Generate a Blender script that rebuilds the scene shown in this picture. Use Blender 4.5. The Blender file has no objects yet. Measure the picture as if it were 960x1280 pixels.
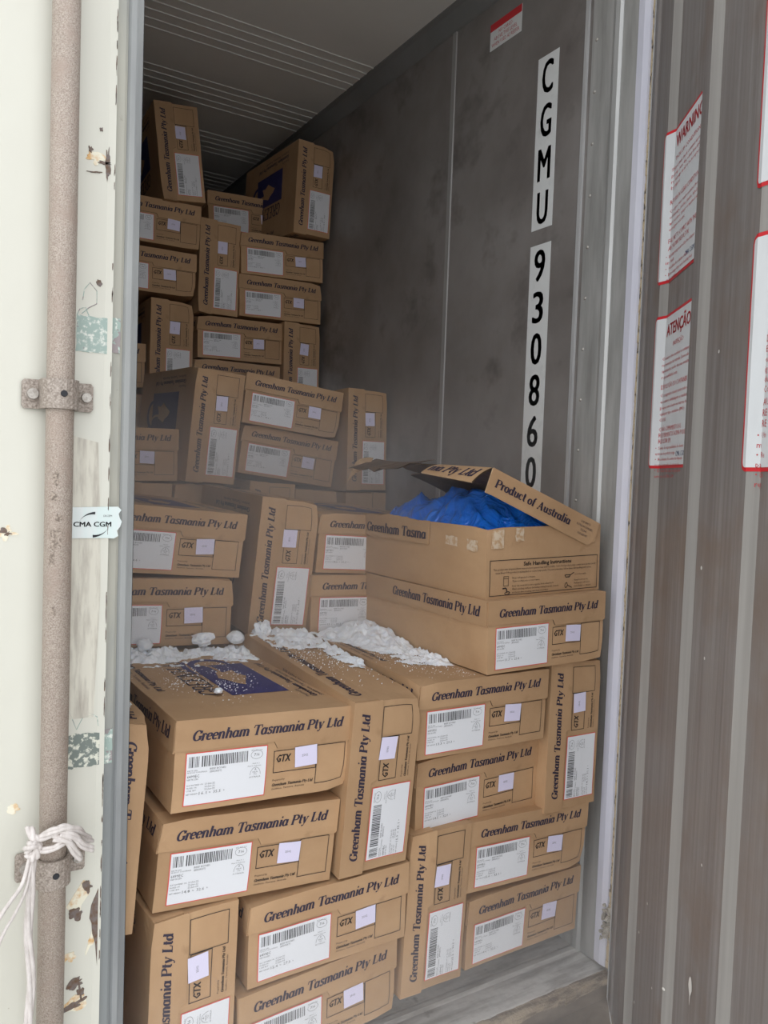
import bpy, math, random
from mathutils import Vector, Matrix, noise

sc = bpy.context.scene
random.seed(7)

# ------------------------------------------------------------------ camera
cam_d = bpy.data.cameras.new('camera')
cam = bpy.data.objects.new('camera', cam_d)
sc.collection.objects.link(cam)
cam_d.sensor_width = 36.0
cam_d.lens = 989.9 / 1280 * 36.0
cam_d.clip_start = 0.02
CR = ((0.8505821, -0.5246660, 0.0351522), (0.0062858, -0.0566995, -0.9983714), (0.5258047, 0.8494179, -0.0449297))
cam.matrix_world = Matrix(((CR[0][0], -CR[1][0], -CR[2][0], 0), (CR[0][1], -CR[1][1], -CR[2][1], 0),
                           (CR[0][2], -CR[1][2], -CR[2][2], 0), (0, 0, 0, 1)))
sc.camera = cam

# ------------------------------------------------------------------ world: bright overcast sky
sc.view_settings.view_transform = 'Standard'
sc.view_settings.look = 'None'
sc.view_settings.exposure = 0.93
sc.view_settings.gamma = 1.0
world = bpy.data.worlds.new('overcast_sky')
sc.world = world
world.use_nodes = True
wn = world.node_tree
wn.nodes.clear()
w_out = wn.nodes.new('ShaderNodeOutputWorld')
w_bg = wn.nodes.new('ShaderNodeBackground')
w_tc = wn.nodes.new('ShaderNodeTexCoord')
w_sp = wn.nodes.new('ShaderNodeSeparateXYZ')
w_cr = wn.nodes.new('ShaderNodeValToRGB')
wn.links.new(w_tc.outputs['Generated'], w_sp.inputs[0])
wn.links.new(w_sp.outputs['Z'], w_cr.inputs[0])
e = w_cr.color_ramp.elements
e[0].position = 0.0; e[0].color = (0.97, 0.985, 1.0, 1)
e[1].position = 0.7; e[1].color = (0.80, 0.83, 0.87, 1)
wn.links.new(w_cr.outputs[0], w_bg.inputs[0])
w_bg.inputs[1].default_value = 1.30
wn.links.new(w_bg.outputs[0], w_out.inputs[0])
sc.cycles.max_bounces = 8
sc.cycles.diffuse_bounces = 5
sc.cycles.volume_bounces = 1

# ------------------------------------------------------------------ materials
def new_mat(name):
    m = bpy.data.materials.new(name)
    m.use_nodes = True
    nt = m.node_tree
    return m, nt, nt.nodes['Principled BSDF']

def N(nt, t, **kw):
    n = nt.nodes.new(t)
    for k, v in kw.items():
        if k in ('operation', 'blend_type', 'data_type', 'noise_dimensions', 'feature'):
            setattr(n, k, v)
        else:
            n.inputs[k].default_value = v
    return n

def mat(name, col, rough=0.6, metal=0.0, var=0.0, vscale=(8, 8, 8), dark=None, bump=0.0, bscale=200, coords='Object', spots=None, thr=(0.35, 0.65), rnd=0.0):
    """colour mixed towards 'dark' by stretched noise, optional second spotting, fine bump"""
    m, nt, b = new_mat(name)
    L = nt.links.new
    b.inputs['Roughness'].default_value = rough
    b.inputs['Metallic'].default_value = metal
    b.inputs['Base Color'].default_value = (*col, 1)
    if not (dark or bump or spots):
        return m
    tc = N(nt, 'ShaderNodeTexCoord')
    mp = N(nt, 'ShaderNodeMapping')
    L(tc.outputs[coords], mp.inputs[0])
    mp.inputs['Scale'].default_value = vscale
    last = None
    if dark:
        nz = N(nt, 'ShaderNodeTexNoise', Scale=1.0, Detail=6.0, Roughness=0.6)
        L(mp.outputs[0], nz.inputs['Vector'])
        if rnd:
            oi = N(nt, 'ShaderNodeObjectInfo')
            ad = N(nt, 'ShaderNodeVectorMath', operation='ADD')
            ml = N(nt, 'ShaderNodeMath', operation='MULTIPLY'); ml.inputs[1].default_value = 37.0
            L(oi.outputs['Random'], ml.inputs[0])
            L(mp.outputs[0], ad.inputs[0]); L(ml.outputs[0], ad.inputs[1])
            L(ad.outputs[0], nz.inputs['Vector'])
        cr = N(nt, 'ShaderNodeMapRange')
        cr.inputs['From Min'].default_value = thr[0]; cr.inputs['From Max'].default_value = thr[1]
        L(nz.outputs[0], cr.inputs['Value'])
        mx = N(nt, 'ShaderNodeMix', data_type='RGBA')
        mx.inputs[6].default_value = (*col, 1); mx.inputs[7].default_value = (*dark, 1)
        L(cr.outputs[0], mx.inputs[0])
        last = mx.outputs[2]
        if rnd:
            hs = N(nt, 'ShaderNodeHueSaturation')
            mr = N(nt, 'ShaderNodeMapRange')
            mr.inputs['To Min'].default_value = 1 - rnd; mr.inputs['To Max'].default_value = 1 + rnd
            L(oi.outputs['Random'], mr.inputs['Value'])
            L(mr.outputs[0], hs.inputs['Value']); L(last, hs.inputs['Color'])
            last = hs.outputs[0]
    if spots:
        scol, sscale, s0, s1 = spots
        n2 = N(nt, 'ShaderNodeTexNoise', Scale=sscale, Detail=4.0, Roughness=0.65)
        L(tc.outputs[coords], n2.inputs['Vector'])
        c2 = N(nt, 'ShaderNodeMapRange')
        c2.inputs['From Min'].default_value = s0; c2.inputs['From Max'].default_value = s1
        L(n2.outputs[0], c2.inputs['Value'])
        m2 = N(nt, 'ShaderNodeMix', data_type='RGBA')
        if last: L(last, m2.inputs[6])
        else: m2.inputs[6].default_value = (*col, 1)
        m2.inputs[7].default_value = (*scol, 1)
        L(c2.outputs[0], m2.inputs[0])
        last = m2.outputs[2]
    if last:
        L(last, b.inputs['Base Color'])
    if bump:
        n3 = N(nt, 'ShaderNodeTexNoise', Scale=bscale, Detail=3.0)
        L(mp.outputs[0] if bscale < 0 else tc.outputs[coords], n3.inputs['Vector'])
        n3.inputs['Scale'].default_value = abs(bscale)
        bp = N(nt, 'ShaderNodeBump', Strength=bump, Distance=0.004)
        L(n3.outputs[0], bp.inputs['Height'])
        L(bp.outputs[0], b.inputs['Normal'])
    return m

M = {}
M['card'] = mat('cardboard', (0.50, 0.315, 0.172), 0.75, dark=(0.43, 0.262, 0.138), vscale=(5, 5, 9), bump=0.5, bscale=26, spots=((0.34, 0.20, 0.10), 14, 0.66, 0.86), rnd=0.07)
M['cardshade'] = mat('shaded_cardboard', (0.13, 0.078, 0.045), 0.85, dark=(0.085, 0.05, 0.03), vscale=(20, 20, 20), bump=0.5, bscale=60)  # bare card darkened, shade under lids and flaps is in the colour
M['cardedge'] = mat('cardboard_torn_edge', (0.58, 0.40, 0.24), 0.9, dark=(0.42, 0.27, 0.15), vscale=(60, 60, 60))
M['ink'] = mat('navy_print', (0.030, 0.022, 0.045), 0.7)
M['inkb'] = mat('blue_navy_print', (0.028, 0.026, 0.125), 0.6, dark=(0.04, 0.04, 0.16), vscale=(30, 30, 30))
M['inkk'] = mat('brown_black_print', (0.035, 0.025, 0.022), 0.75)
M['label'] = mat('white_label_paper', (0.78, 0.79, 0.82), 0.45)
M['red'] = mat('red_label_border', (0.72, 0.10, 0.08), 0.5)
M['lilac'] = mat('lilac_white_sticker', (0.74, 0.70, 0.88), 0.45)
M['bar'] = mat('barcode_ink', (0.06, 0.06, 0.065), 0.6)
M['greyink'] = mat('grey_label_ink', (0.16, 0.16, 0.17), 0.6)
M['tape'] = mat('tape_residue', (0.62, 0.50, 0.37), 0.4, dark=(0.50, 0.32, 0.18), vscale=(90, 90, 90), thr=(0.45, 0.6))
M['snow'] = mat('snow', (0.90, 0.92, 0.95), 0.55, dark=(0.80, 0.83, 0.88), vscale=(60, 60, 60), bump=0.6, bscale=160)
M['snow'].node_tree.nodes['Principled BSDF'].inputs['Subsurface Weight'].default_value = 0.25
M['snow'].node_tree.nodes['Principled BSDF'].inputs['Subsurface Radius'].default_value = (0.01, 0.012, 0.014)
M['cream'] = mat('cream_door_paint', (0.63, 0.62, 0.545), 0.38, dark=(0.585, 0.57, 0.495), vscale=(3, 3, 1.2), bump=0.12, bscale=25, spots=((0.22, 0.16, 0.10), 38, 0.745, 0.79))
M['scuffed'] = mat('scuffed_cream_paint', (0.64, 0.61, 0.52), 0.45, dark=(0.36, 0.32, 0.27), vscale=(75, 75, 9), thr=(0.46, 0.70), spots=((0.20, 0.15, 0.11), 60, 0.72, 0.78))
M['edge_up'] = mat('grey_beige_edge_profile', (0.44, 0.43, 0.37), 0.5, dark=(0.25, 0.265, 0.265), vscale=(5, 5, 1.0), thr=(0.42, 0.56), spots=((0.30, 0.27, 0.22), 30, 0.66, 0.8))
M['gasket'] = mat('door_gasket_rubber', (0.43, 0.44, 0.43), 0.45, dark=(0.26, 0.27, 0.275), vscale=(5, 5, 1.3))
M['white_gasket'] = mat('white_gasket_rubber', (0.74, 0.74, 0.82), 0.5, dark=(0.64, 0.64, 0.73), vscale=(10, 10, 3), spots=((0.45, 0.38, 0.28), 9, 0.68, 0.8))
M['rod'] = mat('pitted_galvanised_steel', (0.47, 0.40, 0.34), 0.55, 0.1, dark=(0.24, 0.185, 0.15), vscale=(560, 560, 560), thr=(0.40, 0.66), bump=0.5, bscale=600, spots=((0.36, 0.28, 0.23), 22, 0.5, 0.75))
M['bracket'] = mat('weathered_bracket_steel', (0.44, 0.38, 0.33), 0.5, 0.15, dark=(0.21, 0.17, 0.14), vscale=(330, 330, 330), bump=0.5, bscale=260)
M['bolt'] = mat('dull_bolt_steel', (0.50, 0.47, 0.43), 0.42, 0.4, dark=(0.3, 0.27, 0.24), vscale=(200, 200, 200))
M['black'] = mat('black_rubber', (0.012, 0.013, 0.018), 0.6)
M['rope'] = mat('white_twine', (0.66, 0.61, 0.58), 0.55, dark=(0.52, 0.47, 0.44), vscale=(120, 120, 40), bump=0.25, bscale=300)
M['rust'] = mat('bare_rusted_metal', (0.17, 0.14, 0.13), 0.7, dark=(0.13, 0.07, 0.035), vscale=(120, 120, 120), thr=(0.4, 0.65))
M['rustglow'] = mat('rust_stain', (0.62, 0.36, 0.13), 0.6, dark=(0.78, 0.74, 0.60), vscale=(60, 60, 60), thr=(0.38, 0.55))
M['tape_g'] = mat('worn_green_tape', (0.33, 0.42, 0.38), 0.5, dark=(0.68, 0.70, 0.64), vscale=(130, 130, 130), thr=(0.52, 0.62), spots=((0.30, 0.26, 0.26), 34, 0.545, 0.56))
M['tape_d'] = mat('worn_dark_tape', (0.17, 0.20, 0.18), 0.5, dark=(0.68, 0.68, 0.58), vscale=(110, 110, 110), thr=(0.50, 0.58))
M['sticker'] = mat('pale_vinyl_sticker', (0.78, 0.74, 0.74), 0.3, dark=(0.66, 0.76, 0.74), vscale=(14, 14, 1), thr=(0.4, 0.6))
M['darkwall'] = mat('dark_lining_panel', (0.26, 0.24, 0.228), 0.38, 0.0, dark=(0.15, 0.132, 0.122), vscale=(0.8, 2.6, 2.2), thr=(0.38, 0.72), bump=0.12, bscale=18, spots=((0.075, 0.062, 0.056), 4.2, 0.55, 0.80))
M['darkdoor'] = mat('dark_grey_door_lining', (0.27, 0.25, 0.24), 0.42, 0.1, dark=(0.19, 0.165, 0.155), vscale=(75, 75, 1.3), thr=(0.34, 0.66), bump=0.2, bscale=30, spots=((0.20, 0.155, 0.130), 3.2, 0.52, 0.72))
M['lightrib'] = mat('skylit_rib_flank', (0.315, 0.30, 0.28), 0.45, 0.05, dark=(0.235, 0.22, 0.205), vscale=(60, 60, 1.2), thr=(0.35, 0.75), bump=0.15, bscale=30)  # lining made paler: sky light on the outward rib flanks, put into the colour
M['alu'] = mat('brushed_aluminium', (0.46, 0.455, 0.44), 0.45, 0.25, dark=(0.30, 0.295, 0.28), vscale=(30, 30, 3.5), thr=(0.40, 0.72), bump=0.15, bscale=40)
M['bright'] = mat('bright_trim', (0.68, 0.68, 0.68), 0.32, 0.3, dark=(0.52, 0.52, 0.52), vscale=(10, 10, 2))
M['bead'] = mat('rolled_bead_metal', (0.50, 0.50, 0.49), 0.35, 0.3, dark=(0.40, 0.40, 0.39), vscale=(10, 10, 2))
M['darktrim'] = mat('grey_cornice', (0.24, 0.24, 0.235), 0.45, 0.1, dark=(0.19, 0.19, 0.185), vscale=(3, 3, 3))
M['foam'] = mat('yellowed_foam_edge', (0.58, 0.47, 0.32), 0.85, dark=(0.10, 0.085, 0.07), vscale=(120, 120, 45), thr=(0.52, 0.62), bump=1.0, bscale=220)
M['tuft'] = mat('torn_foam', (0.50, 0.46, 0.40), 0.9, dark=(0.34, 0.31, 0.27), vscale=(150, 150, 150), bump=0.8, bscale=200)
M['ceil'] = mat('ceiling_lining', (0.78, 0.76, 0.71), 0.5, dark=(0.72, 0.70, 0.65), vscale=(1.5, 2, 1), spots=((0.3, 0.28, 0.26), 6, 0.72, 0.85))
M['groove'] = mat('ceiling_joint', (0.72, 0.71, 0.68), 0.4)
M['sill'] = mat('worn_sill_metal', (0.68, 0.665, 0.64), 0.5, 0.05, dark=(0.36, 0.34, 0.315), vscale=(7, 34, 34), thr=(0.42, 0.66), bump=0.4, bscale=60, spots=((0.12, 0.10, 0.085), 14, 0.62, 0.74))
M['tfloor'] = mat('t_bar_floor', (0.22, 0.21, 0.20), 0.55, 0.2, dark=(0.12, 0.11, 0.10), vscale=(30, 4, 30), bump=0.2, bscale=60)
M['muddy'] = mat('muddy_brown_steel', (0.25, 0.20, 0.155), 0.75, dark=(0.11, 0.085, 0.065), vscale=(7, 7, 16), bump=0.6, bscale=30, spots=((0.30, 0.25, 0.19), 11, 0.58, 0.72))
M['splinter'] = mat('splintered_edge_strip', (0.42, 0.34, 0.25), 0.85, dark=(0.16, 0.12, 0.09), vscale=(12, 60, 60), thr=(0.45, 0.62), bump=0.8, bscale=150)
M['ground'] = mat('pale_concrete', (0.52, 0.51, 0.49), 0.8, dark=(0.44, 0.43, 0.41), vscale=(1, 1, 1), bump=0.4, bscale=20)
M['outer'] = mat('cream_container_shell', (0.70, 0.70, 0.62), 0.5, dark=(0.62, 0.61, 0.53), vscale=(2, 2, 2))
M['wstrip'] = mat('white_number_strip', (0.74, 0.75, 0.74), 0.4, dark=(0.60, 0.61, 0.60), vscale=(20, 20, 20), thr=(0.55, 0.8))
M['vinyl'] = mat('white_warning_vinyl', (0.66, 0.68, 0.69), 0.35, dark=(0.60, 0.61, 0.62), vscale=(12, 12, 4))
M['wred'] = mat('warning_red', (0.56, 0.022, 0.03), 0.4)
M['wredt'] = mat('warning_red_text', (0.50, 0.06, 0.07), 0.45)
M['navyt'] = mat('navy_logo_text', (0.02, 0.05, 0.16), 0.45)
M['paintblob'] = mat('white_paint_drip', (0.72, 0.70, 0.66), 0.5)
# thin blue polythene
m, nt, b = new_mat('blue_polythene')
b.inputs['Base Color'].default_value = (0.010, 0.20, 0.86, 1)
b.inputs['Roughness'].default_value = 0.16
b.inputs['Coat Weight'].default_value = 0.6
b.inputs['Coat Roughness'].default_value = 0.08
b.inputs['Specular IOR Level'].default_value = 0.7
b.inputs['Subsurface Weight'].default_value = 0.25
b.inputs['Subsurface Radius'].default_value = (0.004, 0.01, 0.03)
nz = N(nt, 'ShaderNodeTexNoise', Scale=11.0, Detail=2.0, Distortion=3.5)
tc = N(nt, 'ShaderNodeTexCoord'); nt.links.new(tc.outputs['Object'], nz.inputs['Vector'])
bp = N(nt, 'ShaderNodeBump', Strength=0.7, Distance=0.02)
nt.links.new(nz.outputs[0], bp.inputs['Height']); nt.links.new(bp.outputs[0], b.inputs['Normal'])
M['blue'] = m

# ------------------------------------------------------------------ object helpers
C = sc.collection

def link(name, me, parent=None, mw=None):
    o = bpy.data.objects.new(name, me)
    C.objects.link(o)
    if parent is not None:
        o.parent = parent
    if mw is not None:
        o.matrix_local = mw
    return o

def tag(o, label=None, cat=None, group=None, kind=None):
    for k, v in (('label', label), ('category', cat), ('group', group), ('kind', kind)):
        if v: o[k] = v
    return o

class MB:
    """collects polygons with material slots, then becomes ONE mesh"""
    def __init__(s):
        s.v = []; s.f = []; s.mi = []; s.mats = []
    def slot(s, m):
        if m not in s.mats: s.mats.append(m)
        return s.mats.index(m)
    def poly(s, pts, m):
        i = len(s.v); s.v += [tuple(p) for p in pts]
        s.f.append(tuple(range(i, i + len(pts)))); s.mi.append(s.slot(m))
    def faces(s, vs, fs, m):
        i = len(s.v); s.v += [tuple(p) for p in vs]; k = s.slot(m)
        for f in fs:
            s.f.append(tuple(i + j for j in f)); s.mi.append(k)
    def box(s, x0, x1, y0, y1, z0, z1, m):
        vs = [(x, y, z) for x in (x0, x1) for y in (y0, y1) for z in (z0, z1)]
        s.faces(vs, [(0, 1, 3, 2), (4, 6, 7, 5), (0, 4, 5, 1), (2, 3, 7, 6), (0, 2, 6, 4), (1, 5, 7, 3)], m)
    def gridbox(s, x0, x1, y0, y1, z0, z1, m, st=0.022, keep=None):
        """box whose six sides are grids, so that they can be bent"""
        def seg(a, b): return max(1, int(round(abs(b - a) / st)))
        nx, ny, nz_ = seg(x0, x1), seg(y0, y1), seg(z0, z1)
        def side(o, du, dv, nu, nv):
            vs = [[o[k] + du[k] * i / nu + dv[k] * j / nv for k in range(3)] for j in range(nv + 1) for i in range(nu + 1)]
            fs = [(j * (nu + 1) + i, j * (nu + 1) + i + 1, (j + 1) * (nu + 1) + i + 1, (j + 1) * (nu + 1) + i) for j in range(nv) for i in range(nu)]
            s.faces(vs, fs, m)
        dx, dy, dz = x1 - x0, y1 - y0, z1 - z0
        side((x0, y0, z0), (dx, 0, 0), (0, 0, dz), nx, nz_)
        side((x0, y1, z0), (0, 0, dz), (dx, 0, 0), nz_, nx)
        side((x0, y0, z0), (0, 0, dz), (0, dy, 0), nz_, ny)
        side((x1, y0, z0), (0, dy, 0), (0, 0, dz), ny, nz_)
        side((x0, y0, z1), (dx, 0, 0), (0, dy, 0), nx, ny)
        side((x0, y0, z0), (0, dy, 0), (dx, 0, 0), ny, nx)
    def prism(s, pts, ax, a0, a1, m, cap=True):
        """2-D outline extruded along axis ax (0,1,2)"""
        def P(p, a):
            q = [0, 0, 0]; r = [k for k in range(3) if k != ax]
            q[ax] = a; q[r[0]] = p[0]; q[r[1]] = p[1]; return q
        n = len(pts); vs = [P(p, a0) for p in pts] + [P(p, a1) for p in pts]
        fs = [(i, (i + 1) % n, n + (i + 1) % n, n + i) for i in range(n)]
        if cap: fs += [tuple(range(n))[::-1], tuple(range(n, 2 * n))]
        s.faces(vs, fs, m)
    def tube(s, pts, r, m, n=8, closed=False):
        pts = [Vector(p) for p in pts]; vs = []; fs = []
        up = Vector((0.13, 0.2, 0.97)); L = len(pts)
        for i, p in enumerate(pts):
            a = pts[max(i - 1, 0)]; c = pts[min(i + 1, L - 1)]
            t = (c - a).normalized()
            e1 = t.cross(up)
            if e1.length < 1e-3: e1 = t.cross(Vector((1, 0, 0)))
            e1.normalize(); e2 = t.cross(e1)
            rr = r[i] if isinstance(r, (list, tuple)) else r
            for k in range(n):
                an = 2 * math.pi * k / n
                vs.append(p + e1 * math.cos(an) * rr + e2 * math.sin(an) * rr)
        for i in range(L - 1):
            for k in range(n):
                fs.append((i * n + k, i * n + (k + 1) % n, (i + 1) * n + (k + 1) % n, (i + 1) * n + k))
        fs += [tuple(range(n))[::-1], tuple(range((L - 1) * n, L * n))]
        s.faces(vs, fs, m)
    def cyl(s, c, ax, r, h, m, n=16, r2=None):
        r2 = r if r2 is None else r2
        ax = Vector(ax).normalized(); c = Vector(c)
        e1 = ax.orthogonal().normalized(); e2 = ax.cross(e1)
        vs = [c + (e1 * math.cos(2 * math.pi * k / n) + e2 * math.sin(2 * math.pi * k / n)) * q + ax * d for q, d in ((r, 0), (r2, h)) for k in range(n)]
        fs = [(k, (k + 1) % n, n + (k + 1) % n, n + k) for k in range(n)] + [tuple(range(n))[::-1], tuple(range(n, 2 * n))]
        s.faces(vs, fs, m)
    def warp(s, fn):
        s.v = [tuple(fn(*p)) for p in s.v]; return s
    def mesh(s, name, smooth=False):
        me = bpy.data.meshes.new(name)
        me.from_pydata(s.v, [], s.f)
        for m in s.mats: me.materials.append(m)
        me.polygons.foreach_set('material_index', s.mi)
        if smooth: me.polygons.foreach_set('use_smooth', [True] * len(s.f))
        me.update(); return me
    def build(s, name, parent=None, mw=None, smooth=False):
        return link(name, s.mesh(name, smooth), parent, mw)

# ---- sans text from the built-in font: cached triangles in units of the cap height
_tc = {}
def sans(txt, bold=0.0, shear=0.0, res=1):
    k = (txt, bold, shear, res)
    if k in _tc: return _tc[k]
    cu = bpy.data.curves.new('t', 'FONT'); cu.body = txt; cu.resolution_u = res; cu.offset = bold; cu.shear = shear; cu.size = 1.0
    o = bpy.data.objects.new('t', cu); C.objects.link(o)
    bpy.context.view_layer.update()
    me = bpy.data.meshes.new_from_object(o.evaluated_get(bpy.context.evaluated_depsgraph_get()))
    vs = [tuple(v.co) for v in me.vertices]; fs = [tuple(p.vertices) for p in me.polygons]
    bpy.data.objects.remove(o); bpy.data.curves.remove(cu); bpy.data.meshes.remove(me)
    if vs:
        x0 = min(v[0] for v in vs); x1 = max(v[0] for v in vs)
    else: x0 = x1 = 0
    cap = 0.7
    vs = [((v[0] - x0) / cap, v[1] / cap) for v in vs]
    _tc[k] = (vs, fs, (x1 - x0) / cap)
    return _tc[k]

def put(mb, glyphs, fn, u, v, h, m, width=None, align='l'):
    """place cached 2-D triangles: baseline-left (u,v), cap height h, optional exact width"""
    vs, fs, w = glyphs
    sx = h if width is None or w == 0 else width / w
    W = w * sx
    if align == 'c': u -= W / 2
    if align == 'r': u -= W
    mb.faces([fn(u + x * sx, v + y * h) for x, y in vs], fs, m)
    return W

def putb(mb, txt, fn, u, v, h, m, width, d, align='l', shear=0.0, res=2):
    g = sans(txt, 0.0, shear, res)
    for du in (-d, 0, d):
        for dv in (0, d * 0.6):
            put(mb, g, fn, u + du, v + dv, h - d * 0.6, m, width=width - 2 * d, align=align)

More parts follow.
